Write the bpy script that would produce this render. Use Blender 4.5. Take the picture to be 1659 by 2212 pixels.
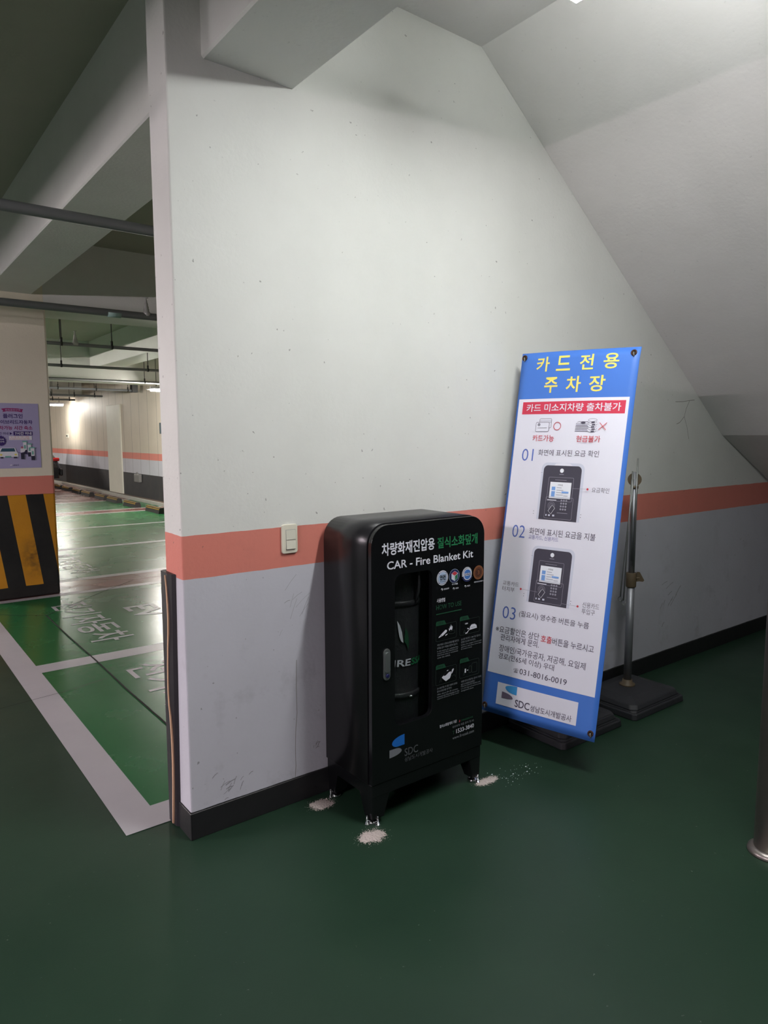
import bpy, bmesh, math, random
from mathutils import Vector, Matrix
random.seed(7)
for o in list(bpy.data.objects):
    bpy.data.objects.remove(o)
scene = bpy.context.scene
COL = scene.collection
PI = math.pi

# ------------------------------------------------------------------ camera, world, exposure
cam_data = bpy.data.cameras.new('camera')
cam = bpy.data.objects.new('camera', cam_data)
COL.objects.link(cam)
cam_data.sensor_fit = 'VERTICAL'
cam_data.sensor_height = 36.0
cam_data.lens = 36.0 * 1497.85 / 2212.0
cam_data.clip_start = 0.05
_y, _p, _r = math.radians(37.4817), math.radians(6.2978), math.radians(-0.146)
_f = Vector((math.sin(_y) * math.cos(_p), math.cos(_y) * math.cos(_p), -math.sin(_p)))
_rt = Vector((math.cos(_y), -math.sin(_y), 0))
_up = _rt.cross(_f)
_rt2 = _rt * math.cos(_r) + _up * math.sin(_r)
_up2 = -_rt * math.sin(_r) + _up * math.cos(_r)
_m = Matrix((_rt2, _up2, -_f)).transposed().to_4x4()
_m.translation = Vector((-0.9435, -2.4521, 1.55))
cam.matrix_world = _m
scene.camera = cam

world = bpy.data.worlds.new('world')
scene.world = world
world.use_nodes = True
world.node_tree.nodes['Background'].inputs[0].default_value = (0.95, 1.0, 0.97, 1)
world.node_tree.nodes['Background'].inputs[1].default_value = 0.030

scene.view_settings.view_transform = 'Standard'
scene.view_settings.look = 'None'
scene.view_settings.gamma = 1.0
scene.view_settings.use_curve_mapping = False
scene.view_settings.exposure = 0.0

STAIR_LAMP = 131.0      # radiance of the panel under the stair ceiling
STAIR_RIM = 74.0        # its frosted rim
GARAGE_LAMP = 950.0     # radiance of the tube over the lane
BAY_LAMP = 850.0
DISTANT_LAMP = 520.0
LANE_LAMP = 3300.0
STAIR_TINT = (0.985, 1.0, 0.985)
GARAGE_TINT = (1.0, 0.87, 0.93)

# ------------------------------------------------------------------ materials
def srgb(r, g, b):
    def c(v):
        v /= 255.0
        return v / 12.92 if v <= 0.04045 else ((v + 0.055) / 1.055) ** 2.4
    return (c(r), c(g), c(b), 1.0)

MATS = {}
def mat(name, col, rough=0.6, metal=0.0, spec=0.5, var=0.0, vscale=8.0, bump=0.0, bscale=40.0, emit=0.0, coat=0.0):
    m = bpy.data.materials.new(name)
    m.use_nodes = True
    nt = m.node_tree
    b = nt.nodes['Principled BSDF']
    b.inputs['Base Color'].default_value = col
    b.inputs['Roughness'].default_value = rough
    b.inputs['Metallic'].default_value = metal
    b.inputs['Specular IOR Level'].default_value = spec
    b.inputs['Coat Weight'].default_value = coat
    geo = nt.nodes.new('ShaderNodeNewGeometry')
    if var > 0:
        n = nt.nodes.new('ShaderNodeTexNoise')
        n.inputs['Scale'].default_value = vscale
        n.inputs['Detail'].default_value = 6
        nt.links.new(geo.outputs['Position'], n.inputs['Vector'])
        mx = nt.nodes.new('ShaderNodeMix')
        mx.data_type = 'RGBA'
        mx.inputs['A'].default_value = tuple(c * (1 - var) for c in col[:3]) + (1,)
        mx.inputs['B'].default_value = tuple(min(1, c * (1 + var)) for c in col[:3]) + (1,)
        nt.links.new(n.outputs['Fac'], mx.inputs['Factor'])
        nt.links.new(mx.outputs['Result'], b.inputs['Base Color'])
    if bump > 0:
        n2 = nt.nodes.new('ShaderNodeTexNoise')
        n2.inputs['Scale'].default_value = bscale
        n2.inputs['Detail'].default_value = 4
        nt.links.new(geo.outputs['Position'], n2.inputs['Vector'])
        bp = nt.nodes.new('ShaderNodeBump')
        bp.inputs['Strength'].default_value = bump
        bp.inputs['Distance'].default_value = 0.01
        nt.links.new(n2.outputs['Fac'], bp.inputs['Height'])
        nt.links.new(bp.outputs['Normal'], b.inputs['Normal'])
    if emit > 0:
        b.inputs['Emission Color'].default_value = col
        b.inputs['Emission Strength'].default_value = emit
    MATS[name] = m
    return m

class NT:
    """small node-tree writer"""
    def __init__(s, m):
        s.nt = m.node_tree
    def n(s, t, **kw):
        nd = s.nt.nodes.new(t)
        for k, v in kw.items():
            setattr(nd, k, v)
        return nd
    def put(s, sock, v):
        if isinstance(v, bpy.types.NodeSocket):
            s.nt.links.new(v, sock)
        else:
            sock.default_value = v
    def math(s, op, a, b=0.0, c=0.0):
        nd = s.n('ShaderNodeMath', operation=op)
        s.put(nd.inputs[0], a); s.put(nd.inputs[1], b); s.put(nd.inputs[2], c)
        return nd.outputs[0]
    def mix(s, f, a, b):
        nd = s.n('ShaderNodeMix', data_type='RGBA')
        s.put(nd.inputs['Factor'], f); s.put(nd.inputs['A'], a); s.put(nd.inputs['B'], b)
        return nd.outputs['Result']
    def noise(s, vec, scale, detail=4.0, rough=0.5):
        nd = s.n('ShaderNodeTexNoise')
        nd.inputs['Scale'].default_value = scale
        nd.inputs['Detail'].default_value = detail
        nd.inputs['Roughness'].default_value = rough
        s.nt.links.new(vec, nd.inputs['Vector'])
        return nd.outputs['Fac']
    def ramp(s, v, a, b):
        nd = s.n('ShaderNodeMapRange')
        s.put(nd.inputs[0], v); nd.inputs[1].default_value = a; nd.inputs[2].default_value = b
        return nd.outputs[0]

def banded_paint(name, bands, top, rough=0.55, seams=0.0, scuff=1.0, stripes=False, bump=0.12):
    """painted concrete in horizontal colour bands: bands = [(upper z, colour), ...] from the floor up"""
    m = bpy.data.materials.new(name); m.use_nodes = True
    k = NT(m); b = m.node_tree.nodes['Principled BSDF']
    geo = k.n('ShaderNodeNewGeometry'); pos = geo.outputs['Position']
    sep = k.n('ShaderNodeSeparateXYZ'); k.nt.links.new(pos, sep.inputs[0])
    wob = k.math('MULTIPLY', k.math('SUBTRACT', k.noise(pos, 14.0, 3.0), 0.5), 0.006)
    z = k.math('ADD', sep.outputs[2], wob)
    col = top
    for zt, c in reversed(bands):
        col = k.mix(k.math('LESS_THAN', z, zt), col, c)
    if stripes:   # diagonal yellow bars between z .115 and 1.0
        s = k.math('ADD', sep.outputs[0], k.math('MULTIPLY', k.math('SUBTRACT', z, 1.0), 0.13))
        s = k.math('FRACT', k.math('DIVIDE', k.math('SUBTRACT', s, 0.199 - 3.1), 0.31))
        bar = k.math('LESS_THAN', s, 0.5)
        inb = k.math('MULTIPLY', k.math('LESS_THAN', z, 0.996), k.math('GREATER_THAN', z, 0.118))
        yel = k.mix(k.noise(pos, 9.0, 5.0), srgb(190, 128, 22), srgb(214, 150, 34))
        d1 = k.math('POWER', k.math('SUBTRACT', sep.outputs[0], 0.43), 2.0)
        d2 = k.math('POWER', k.math('MULTIPLY', k.math('SUBTRACT', z, 0.40), 0.75), 2.0)
        dd = k.math('SQRT', k.math('ADD', d1, d2))
        smear = k.math('MULTIPLY', k.ramp(dd, 0.19, 0.02), k.ramp(k.noise(pos, 18.0, 6.0), 0.30, 0.62))
        yel = k.mix(k.math('MULTIPLY', smear, 0.85), yel, srgb(45, 40, 34))
        col = k.mix(k.math('MULTIPLY', bar, inb), col, yel)
    # slow tone variation of the roller paint
    v = k.noise(pos, 2.3, 5.0, 0.6)
    col = k.mix(k.math('MULTIPLY', k.ramp(v, 0.35, 0.75), 0.10), col, srgb(120, 118, 108))
    # scattered specks and scuffs
    if scuff > 0:
        sp = k.ramp(k.noise(pos, 42.0, 2.0), 0.715, 0.76)
        mp = k.n('ShaderNodeMapping'); mp.inputs['Scale'].default_value = (3.0, 3.0, 26.0); mp.inputs['Rotation'].default_value = (0.3, 0.5, 0.2)
        k.nt.links.new(pos, mp.inputs[0])
        sc = k.ramp(k.noise(mp.outputs[0], 2.2, 7.0, 0.7), 0.69, 0.77)
        low = k.ramp(sep.outputs[2], 1.5, 0.1)
        dirt = k.math('MINIMUM', k.math('ADD', k.math('MULTIPLY', sp, 0.55), k.math('MULTIPLY', k.math('MULTIPLY', sc, low), 0.5)), 0.8)
        blot = k.math('MULTIPLY', k.math('MULTIPLY', k.ramp(k.noise(pos, 5.0, 6.0, 0.65), 0.56, 0.74), low), 0.28)
        dirt = k.math('MULTIPLY', k.math('MAXIMUM', dirt, blot), scuff)
        col = k.mix(dirt, col, srgb(70, 66, 60))
    if seams > 0:
        fr = k.math('FRACT', k.math('DIVIDE', sep.outputs[1], seams))
        ln = k.math('LESS_THAN', fr, 0.022)
        col = k.mix(k.math('MULTIPLY', ln, 0.75), col, srgb(70, 66, 58))
    k.put(b.inputs['Base Color'], col)
    b.inputs['Roughness'].default_value = rough
    b.inputs['Specular IOR Level'].default_value = 0.35
    bp = k.n('ShaderNodeBump'); bp.inputs['Strength'].default_value = bump; bp.inputs['Distance'].default_value = 0.01
    h = k.math('ADD', k.noise(pos, 55.0, 3.0), k.math('MULTIPLY', k.noise(pos, 6.0, 3.0), 1.5))
    k.put(bp.inputs['Height'], h)
    k.put(b.inputs['Normal'], bp.outputs['Normal'])
    MATS[name] = m
    return m

def epoxy(name, ca, cb, r0=0.22, r1=0.34, bump=0.05, specks=0.5):
    m = bpy.data.materials.new(name); m.use_nodes = True
    k = NT(m); b = m.node_tree.nodes['Principled BSDF']
    geo = k.n('ShaderNodeNewGeometry'); pos = geo.outputs['Position']
    col = k.mix(k.ramp(k.noise(pos, 1.1, 6.0, 0.6), 0.3, 0.7), ca, cb)
    dust = k.ramp(k.noise(pos, 60.0, 2.0), 0.74, 0.80)
    col = k.mix(k.math('MULTIPLY', dust, specks), col, srgb(150, 152, 146))
    grime = k.ramp(k.noise(pos, 3.2, 7.0, 0.7), 0.55, 0.8)
    col = k.mix(k.math('MULTIPLY', grime, 0.2), col, tuple(c * 0.62 for c in ca[:3]) + (1,))
    k.put(b.inputs['Base Color'], col)
    rr = k.n('ShaderNodeMapRange'); k.put(rr.inputs[0], k.noise(pos, 2.0, 5.0)); rr.inputs[1].default_value = 0.3; rr.inputs[2].default_value = 0.7
    rr.inputs[3].default_value = r0; rr.inputs[4].default_value = r1
    k.put(b.inputs['Roughness'], rr.outputs[0])
    b.inputs['Specular IOR Level'].default_value = 0.32
    bp = k.n('ShaderNodeBump'); bp.inputs['Strength'].default_value = bump; bp.inputs['Distance'].default_value = 0.01
    k.put(bp.inputs['Height'], k.math('ADD', k.math('MULTIPLY', k.noise(pos, 170.0, 2.0), 0.5), k.math('MULTIPLY', k.noise(pos, 26.0, 1.0), 0.5)))
    k.put(b.inputs['Normal'], bp.outputs['Normal'])
    MATS[name] = m
    return m

def lamp_mat(name, tint, strength):
    m = bpy.data.materials.new(name); m.use_nodes = True
    nt = m.node_tree; nt.nodes.clear()
    o = nt.nodes.new('ShaderNodeOutputMaterial'); e = nt.nodes.new('ShaderNodeEmission')
    e.inputs[0].default_value = tint + (1,); e.inputs[1].default_value = strength
    nt.links.new(e.outputs[0], o.inputs[0])
    MATS[name] = m
    return m

def glass_mat(name):
    m = bpy.data.materials.new(name); m.use_nodes = True
    nt = m.node_tree; nt.nodes.clear()
    o = nt.nodes.new('ShaderNodeOutputMaterial'); mx = nt.nodes.new('ShaderNodeMixShader')
    t = nt.nodes.new('ShaderNodeBsdfTransparent'); t.inputs[0].default_value = (0.94, 0.95, 0.95, 1)
    g = nt.nodes.new('ShaderNodeBsdfGlossy'); g.inputs['Roughness'].default_value = 0.04
    fr = nt.nodes.new('ShaderNodeFresnel'); fr.inputs[0].default_value = 1.45
    ge = nt.nodes.new('ShaderNodeNewGeometry'); s1 = nt.nodes.new('ShaderNodeMath'); s1.operation = 'SUBTRACT'; s1.inputs[0].default_value = 1.0
    nt.links.new(ge.outputs['Backfacing'], s1.inputs[1]); s2 = nt.nodes.new('ShaderNodeMath'); s2.operation = 'MULTIPLY'
    nt.links.new(fr.outputs[0], s2.inputs[0]); nt.links.new(s1.outputs[0], s2.inputs[1])   # mirror only at the outer faces of the pane
    nt.links.new(s2.outputs[0], mx.inputs[0]); nt.links.new(t.outputs[0], mx.inputs[1]); nt.links.new(g.outputs[0], mx.inputs[2])
    nt.links.new(mx.outputs[0], o.inputs[0])
    MATS[name] = m
    return m

CREAM = srgb(226, 227, 222)
ORANGE = srgb(221, 133, 119)
LILAC = srgb(203, 203, 212)
BLACK = srgb(34, 34, 36)
banded_paint('wall_paint', [(0.110, BLACK), (1.019, LILAC), (1.183, ORANGE)], CREAM)
banded_paint('far_wall_paint', [(0.64, srgb(42, 42, 46)), (0.99, LILAC), (1.146, ORANGE)], srgb(208, 197, 180), seams=0.6, scuff=0.3)
banded_paint('pillar_paint', [(0.117, srgb(26, 25, 25)), (0.998, srgb(24, 24, 26)), (1.173, ORANGE)], srgb(234, 226, 206), stripes=True, scuff=0.25)
banded_paint('plain_paint', [], CREAM, scuff=0.25)
banded_paint('slab_paint', [], srgb(168, 168, 152), scuff=0.25)
banded_paint('soffit_paint', [], srgb(224, 222, 220), scuff=0.2)
banded_paint('pilaster_paint', [], srgb(224, 222, 208), scuff=0.3)
epoxy('lane_epoxy', srgb(29, 51, 38), srgb(36, 59, 44), 0.34, 0.46, 0.04)
epoxy('bay_epoxy', srgb(36, 98, 56), srgb(45, 108, 63), 0.24, 0.29, 0.02, 0.3)
epoxy('red_epoxy', srgb(110, 70, 66), srgb(122, 80, 74), 0.22, 0.32, 0.045, 0.3)
epoxy('line_paint', srgb(172, 170, 174), srgb(186, 184, 187), 0.30, 0.42, 0.05, 0.0)
mat('crack', srgb(18, 24, 20), 0.8)
mat('kerb', srgb(92, 78, 66), 0.8, var=0.15, bump=0.2)
mat('kerb_edge', srgb(170, 168, 160), 0.7, var=0.1)
mat('skirting', srgb(32, 32, 34), 0.5, var=0.2, vscale=14, bump=0.1)
mat('pipe_grey', srgb(128, 131, 134), 0.45, 0.0, var=0.1, vscale=6)
mat('pipe_tape', srgb(150, 178, 170), 0.5)
mat('steel', srgb(190, 190, 188), 0.35, 0.4, var=0.06)
mat('dark_steel', srgb(60, 60, 60), 0.5, 0.5, var=0.1)
mat('lamp_housing', srgb(222, 220, 224), 0.4)
lamp_mat('stair_tube', STAIR_TINT, STAIR_LAMP)
lamp_mat('stair_rim', STAIR_TINT, STAIR_RIM)
lamp_mat('garage_tube', GARAGE_TINT, GARAGE_LAMP)
lamp_mat('distant_tube', (1.0, 0.97, 0.90), DISTANT_LAMP)
lamp_mat('lane_tube', (1.0, 0.93, 0.86), LANE_LAMP)
lamp_mat('bay_tube', (1.0, 0.96, 0.89), BAY_LAMP)
mat('cabinet_black', srgb(30, 30, 33), 0.30, 0.0, 0.5, var=0.05, vscale=20, bump=0.02, bscale=300)
mat('cabinet_inside', srgb(40, 41, 43), 0.4)
mat('door_black', srgb(16, 17, 19), 0.22, 0.0, 0.5)
glass_mat('window_glass')
mat('handle_metal', srgb(150, 156, 156), 0.35, 0.8)
mat('key_blue', srgb(40, 44, 96), 0.4, 0.4)
mat('chrome', srgb(215, 216, 220), 0.18, 1.0)
mat('bag_black', srgb(42, 43, 46), 0.40, var=0.25, vscale=30, bump=0.3, bscale=60)
mat('print_white', srgb(222, 224, 234), 0.5)
mat('print_grey', srgb(122, 126, 132), 0.5)
mat('print_dim', srgb(84, 88, 92), 0.5)
mat('print_green', srgb(30, 118, 72), 0.5)
mat('print_dark_green', srgb(24, 76, 50), 0.5)
mat('print_blue', srgb(28, 108, 196), 0.5)
mat('print_navy', srgb(30, 36, 84), 0.5)
mat('print_bronze', srgb(150, 98, 62), 0.4)
mat('print_brown', srgb(70, 36, 28), 0.5)
mat('print_red', srgb(200, 56, 66), 0.5)
mat('print_black', srgb(16, 17, 19), 0.4)
mat('print_outline', srgb(48, 62, 56), 0.5)
mat('print_pale_blue', srgb(176, 196, 222), 0.5)
mat('banner_white', srgb(226, 226, 238), 0.55, var=0.04, vscale=5)
mat('banner_blue', srgb(66, 118, 206), 0.45, var=0.05, vscale=3)
mat('banner_yellow', srgb(240, 224, 110), 0.5)
mat('banner_red', srgb(206, 52, 80), 0.5)
mat('banner_redtext', srgb(196, 62, 74), 0.5)
mat('banner_text', srgb(72, 68, 86), 0.5)
mat('banner_numeral', srgb(84, 108, 186), 0.5)
mat('banner_subtext', srgb(96, 92, 160), 0.5)
mat('terminal_dark', srgb(62, 60, 74), 0.5)
mat('terminal_rim', srgb(206, 210, 226), 0.5)
mat('terminal_line', srgb(150, 150, 164), 0.5)
mat('screen_white', srgb(236, 240, 248), 0.4)
mat('screen_blue', srgb(120, 164, 226), 0.4)
mat('logo_blue', srgb(64, 154, 220), 0.5)
mat('logo_purple', srgb(108, 98, 118), 0.5)
mat('eyelet', srgb(74, 48, 36), 0.6, 0.6, var=0.3, vscale=200)
mat('rubber', srgb(40, 41, 45), 0.62, var=0.15, vscale=12, bump=0.1)
mat('pole_alu', srgb(150, 152, 157), 0.48, 0.7, var=0.06, vscale=20)
mat('clamp_brown', srgb(96, 82, 62), 0.55, var=0.1)
mat('wire_grey', srgb(140, 142, 140), 0.4, 0.7)
mat('switch_ivory', srgb(226, 222, 204), 0.42)
mat('switch_rocker', srgb(216, 214, 198), 0.4)
mat('guard_black', srgb(36, 32, 38), 0.5, var=0.1)
mat('guard_strip', srgb(224, 182, 148), 0.5, var=0.05)
mat('dust', srgb(186, 176, 170), 0.95, var=0.1, vscale=60, bump=0.6, bscale=120)
mat('rail_steel', srgb(140, 134, 130), 0.36, 0.85, var=0.08, vscale=10)
mat('poster_lilac', srgb(172, 166, 204), 0.55)
mat('poster_magenta', srgb(150, 34, 104), 0.55)
mat('poster_indigo', srgb(62, 40, 112), 0.55)
mat('poster_white', srgb(228, 228, 236), 0.55)
mat('poster_teal', srgb(44, 84, 106), 0.5)
mat('poster_mint', srgb(120, 178, 170), 0.5)
mat('poster_dark', srgb(44, 44, 66), 0.5)
mat('poster_skin', srgb(206, 150, 130), 0.5)
mat('stop_black', srgb(44, 42, 42), 0.7, var=0.15, vscale=20)
mat('stop_yellow', srgb(176, 136, 40), 0.6)
mat('car_paint', srgb(34, 34, 38), 0.2, 0.3, coat=0.8)
mat('car_glass', srgb(16, 18, 22), 0.05, 0.0, 0.8)
mat('tail_red', srgb(168, 28, 30), 0.2)
mat('tyre', srgb(20, 20, 21), 0.8)
mat('rim', srgb(150, 152, 156), 0.3, 0.8)
mat('box_grey', srgb(120, 118, 116), 0.5)
mat('sign_dark', srgb(44, 70, 78), 0.5)
M = MATS

# ------------------------------------------------------------------ mesh helpers
class MB:
    """collects shapes in one bmesh, with several material slots if asked"""
    def __init__(s):
        s.bm = bmesh.new(); s.mats = []
    def mi(s, m):
        if m is None: m = 'plain_paint'
        if m not in s.mats: s.mats.append(m)
        return s.mats.index(m)
    def face(s, vs, m=None, smooth=False):
        try:
            f = s.bm.faces.new(vs)
        except ValueError:
            return None
        f.material_index = s.mi(m); f.smooth = smooth
        return f
    def box(s, x0, x1, y0, y1, z0, z1, m=None, bevel=0.0, seg=2):
        t = bmesh.new()
        r = bmesh.ops.create_cube(t, size=1.0)
        for v in t.verts:
            v.co = Vector((x0 + (v.co.x + .5) * (x1 - x0), y0 + (v.co.y + .5) * (y1 - y0), z0 + (v.co.z + .5) * (z1 - z0)))
        if bevel > 0:
            bmesh.ops.bevel(t, geom=t.edges[:], offset=bevel, segments=seg, profile=0.5, affect='EDGES')
        s.merge(t, m)
        return s
    def merge(s, t, m=None, xf=None, smooth=False):
        mp = {}
        for v in t.verts:
            mp[v] = s.bm.verts.new(xf @ v.co if xf else v.co)
        i = s.mi(m)
        for f in t.faces:
            try:
                g = s.bm.faces.new([mp[v] for v in f.verts])
                g.material_index = i; g.smooth = smooth
            except ValueError:
                pass
        t.free()
    def prism(s, pts, p3, m=None, d=Vector((0, 0, 0.01))):
        """pts: list of 2D points, p3: function (u, v) -> Vector, extruded by d"""
        a = [s.bm.verts.new(p3(*p)) for p in pts]
        b = [s.bm.verts.new(p3(*p) + d) for p in pts]
        s.face(a, m); s.face(list(reversed(b)), m)
        n = len(pts)
        for i in range(n):
            s.face([a[i], b[i], b[(i + 1) % n], a[(i + 1) % n]], m)
        return s
    def tube(s, pts, r, m=None, seg=12, caps=True):
        pts = [Vector(p) for p in pts]
        rs = r if isinstance(r, (list, tuple)) else [r] * len(pts)
        rings = []
        up = None
        for i, p in enumerate(pts):
            if i == 0: t = pts[1] - p
            elif i == len(pts) - 1: t = p - pts[i - 1]
            else: t = (pts[i + 1] - p).normalized() + (p - pts[i - 1]).normalized()
            t.normalize()
            if up is None:
                up = t.orthogonal().normalized()
            up = (up - t * up.dot(t)).normalized()
            w = t.cross(up)
            rings.append([s.bm.verts.new(p + (up * math.cos(2 * PI * k / seg) + w * math.sin(2 * PI * k / seg)) * rs[i]) for k in range(seg)])
        for a, b in zip(rings, rings[1:]):
            for k in range(seg):
                s.face([a[k], a[(k + 1) % seg], b[(k + 1) % seg], b[k]], m, True)
        if caps:
            s.face(list(reversed(rings[0])), m); s.face(rings[-1], m)
        return s
    def lathe(s, prof, c=(0, 0, 0), m=None, seg=24, axis='z'):
        c = Vector(c); rings = []
        for r, h in prof:
            ring = []
            for k in range(seg):
                a = 2 * PI * k / seg; x, y = r * math.cos(a), r * math.sin(a)
                v = Vector((x, y, h)) if axis == 'z' else (Vector((h, x, y)) if axis == 'x' else Vector((x, h, y)))
                ring.append(s.bm.verts.new(c + v))
            rings.append(ring)
        for a, b in zip(rings, rings[1:]):
            for k in range(seg):
                s.face([a[k], a[(k + 1) % seg], b[(k + 1) % seg], b[k]], m, True)
        s.face(list(reversed(rings[0])), m); s.face(rings[-1], m)
        return s
    def ball(s, c, r, m=None, sx=1, sy=1, sz=1, sub=2):
        t = bmesh.new(); bmesh.ops.create_icosphere(t, subdivisions=sub, radius=r)
        s.merge(t, m, Matrix.Translation(Vector(c)) @ Matrix.Diagonal((sx, sy, sz, 1)), True)
        return s
    def build(s, name, parent=None, m=None, recalc=True):
        if recalc:
            bmesh.ops.recalc_face_normals(s.bm, faces=s.bm.faces[:])
        me = bpy.data.meshes.new(name)
        s.bm.to_mesh(me); s.bm.free()
        for nm in (s.mats if s.mats else ['plain_paint']):
            me.materials.append(M[m] if (m and nm == 'plain_paint') else M[nm])
        o = bpy.data.objects.new(name, me)
        COL.objects.link(o)
        if parent is not None:
            o.parent = parent
            o.matrix_parent_inverse = world_of(parent).inverted()
        return o

def world_of(o):
    """world matrix from the stored transforms (nothing here is rotated after parenting)"""
    m = o.matrix_basis.copy()
    if o.parent is not None:
        m = world_of(o.parent) @ o.matrix_parent_inverse @ m
    return m

def tag(o, label=None, cat=None, group=None, kind=None):
    if label: o['label'] = label
    if cat: o['category'] = cat
    if group: o['group'] = group
    if kind: o['kind'] = kind
    return o

def thing(name, label, cat, loc=(0, 0, 0), group=None, kind=None):
    o = bpy.data.objects.new(name, None)
    o.empty_display_size = 0.1
    COL.objects.link(o); o.location = loc
    return tag(o, label, cat, group, kind)

def struct(o, label=None, cat=None):
    return tag(o, label, cat, None, 'structure')

def copy_tree(o, parent=None):
    c = o.copy(); COL.objects.link(c)
    if parent is not None: c.parent = parent
    for ch in [x for x in bpy.data.objects if x.parent == o]:
        copy_tree(ch, c)
    return c

# ---- flat printed artwork (lettering, marks) laid on a real surface
_tx = {}
def text_mesh(s, bold=0.0):
    key = (s, bold)
    if key in _tx: return _tx[key]
    c = bpy.data.curves.new('lettering', 'FONT'); c.body = s; c.offset = bold; c.resolution_u = 3
    o = bpy.data.objects.new('lettering', c); COL.objects.link(o)
    dg = bpy.context.evaluated_depsgraph_get()
    me = bpy.data.meshes.new_from_object(o.evaluated_get(dg))
    vs = [(v.co.x, v.co.y) for v in me.vertices]; fs = [list(p.vertices) for p in me.polygons]
    bpy.data.objects.remove(o); bpy.data.curves.remove(c); bpy.data.meshes.remove(me)
    xs = [v[0] for v in vs]; ys = [v[1] for v in vs]
    _tx[key] = (vs, fs, min(xs), max(xs), min(ys), max(ys))
    return _tx[key]

class Art:
    def __init__(s, p3, step=0.00025, h0=0.0006):
        s.mb = MB(); s.p3 = p3; s.h = h0; s.step = step
    def poly(s, pts, m):
        vs = [s.mb.bm.verts.new(s.p3(u, v, s.h)) for u, v in pts]
        s.mb.face(vs, m); s.h += s.step
        return s
    def rect(s, u0, v0, u1, v1, m):
        return s.poly([(u0, v0), (u1, v0), (u1, v1), (u0, v1)], m)
    def rpts(s, u0, v0, u1, v1, r, n=5):
        out = []
        for cx, cy, a0 in ((u1 - r, v0 + r, -90), (u1 - r, v1 - r, 0), (u0 + r, v1 - r, 90), (u0 + r, v0 + r, 180)):
            for i in range(n + 1):
                a = math.radians(a0 + 90 * i / n)
                out.append((cx + r * math.cos(a), cy + r * math.sin(a)))
        return out
    def rrect(s, u0, v0, u1, v1, r, m):
        return s.poly(s.rpts(u0, v0, u1, v1, r), m)
    def strip(s, pts, w, m, closed=False):
        n = len(pts); L = []; R = []
        for i, p in enumerate(pts):
            a = pts[i - 1] if (i > 0 or closed) else p
            b = pts[(i + 1) % n] if (i < n - 1 or closed) else p
            dx, dy = b[0] - a[0], b[1] - a[1]; l = math.hypot(dx, dy) or 1
            nx, ny = -dy / l * w / 2, dx / l * w / 2
            L.append(s.mb.bm.verts.new(s.p3(p[0] + nx, p[1] + ny, s.h))); R.append(s.mb.bm.verts.new(s.p3(p[0] - nx, p[1] - ny, s.h)))
        for i in range(n if closed else n - 1):
            j = (i + 1) % n
            s.mb.face([L[i], R[i], R[j], L[j]], m)
        s.h += s.step
        return s
    def frame(s, u0, v0, u1, v1, w, m, r=0.0):
        return s.strip(s.rpts(u0, v0, u1, v1, max(r, w)), w, m, True)
    def cpts(s, u, v, ru, rv=None, n=28, a0=0, a1=360):
        rv = ru if rv is None else rv
        return [(u + ru * math.cos(math.radians(a0 + (a1 - a0) * i / n)), v + rv * math.sin(math.radians(a0 + (a1 - a0) * i / n))) for i in range(n + (0 if a1 - a0 == 360 else 1))]
    def disc(s, u, v, ru, m, rv=None, n=28):
        return s.poly(s.cpts(u, v, ru, rv, n), m)
    def ring(s, u, v, r, w, m, rv=None, n=28):
        return s.strip(s.cpts(u, v, r, rv, n), w, m, True)
    def text(s, t, box, m, bold=0.0, slant=0.0, drop=0.0):
        """fits the lettering in box (u0, v0, u1, v1); drop lowers the right end"""
        vs, fs, x0, x1, y0, y1 = text_mesh(t, bold)
        u0, v0, u1, v1 = box
        out = []
        for x, y in vs:
            a = (x - x0) / (x1 - x0); b = (y - y0) / (y1 - y0)
            u = u0 + a * (u1 - u0) + slant * b * (v1 - v0); v = v0 + b * (v1 - v0) - a * drop
            out.append(s.mb.bm.verts.new(s.p3(u, v, s.h)))
        for f in fs:
            s.mb.face([out[i] for i in f], m)
        s.h += s.step
        return s
    def build(s, name, parent, label=None):
        o = s.mb.build(name, parent, recalc=False)
        if label: o['label'] = label
        return o

# ================================================================== THE SETTING
ZC = 3.40          # garage ceiling
ZS = 3.345         # ceiling over the stair landing
fl = MB().box(-9, 8.0, -7, 33, -0.2, 0.0).build('floor', m='lane_epoxy')
struct(fl, 'dark green epoxy floor of the garage lane and stair landing', 'floor')

def overlay(name, x0, x1, y0, y1, z, m, parent):
    b = MB(); vs = [b.bm.verts.new((x, y, z)) for x, y in ((x0, y0), (x1, y0), (x1, y1), (x0, y1))]
    b.face(vs, 'plain_paint'); return b.build(name, parent, m, recalc=False)

XW = 4.60          # far side wall
for y0, y1, m in ((0.26, 4.79, 'bay_epoxy'), (4.79, 5.47, 'red_epoxy'), (5.47, 12.08, 'bay_epoxy'), (12.08, 12.64, 'red_epoxy'), (12.64, 14.84, 'bay_epoxy'), (14.84, 32.0, 'red_epoxy')):
    overlay('bay_paint', -0.11, 4.45, y0, y1, 0.0006, m, fl)
LY = [(0.184, 0.348), (2.430, 2.605), (4.735, 4.840), (5.405, 5.540), (7.60, 7.74), (9.84, 9.96), (12.02, 12.13), (12.59, 12.70), (14.77, 14.90), (16.96, 17.10), (19.15, 19.30), (21.4, 21.55), (23.6, 23.75), (25.8, 25.95), (28.0, 28.15)]
for y0, y1 in LY:
    overlay('parking_line', -0.045, 4.42, y0, y1, 0.0014, 'line_paint', fl)
overlay('parking_line', -0.192, -0.043, 0.184, 32.0, 0.0012, 'line_paint', fl)

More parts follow.
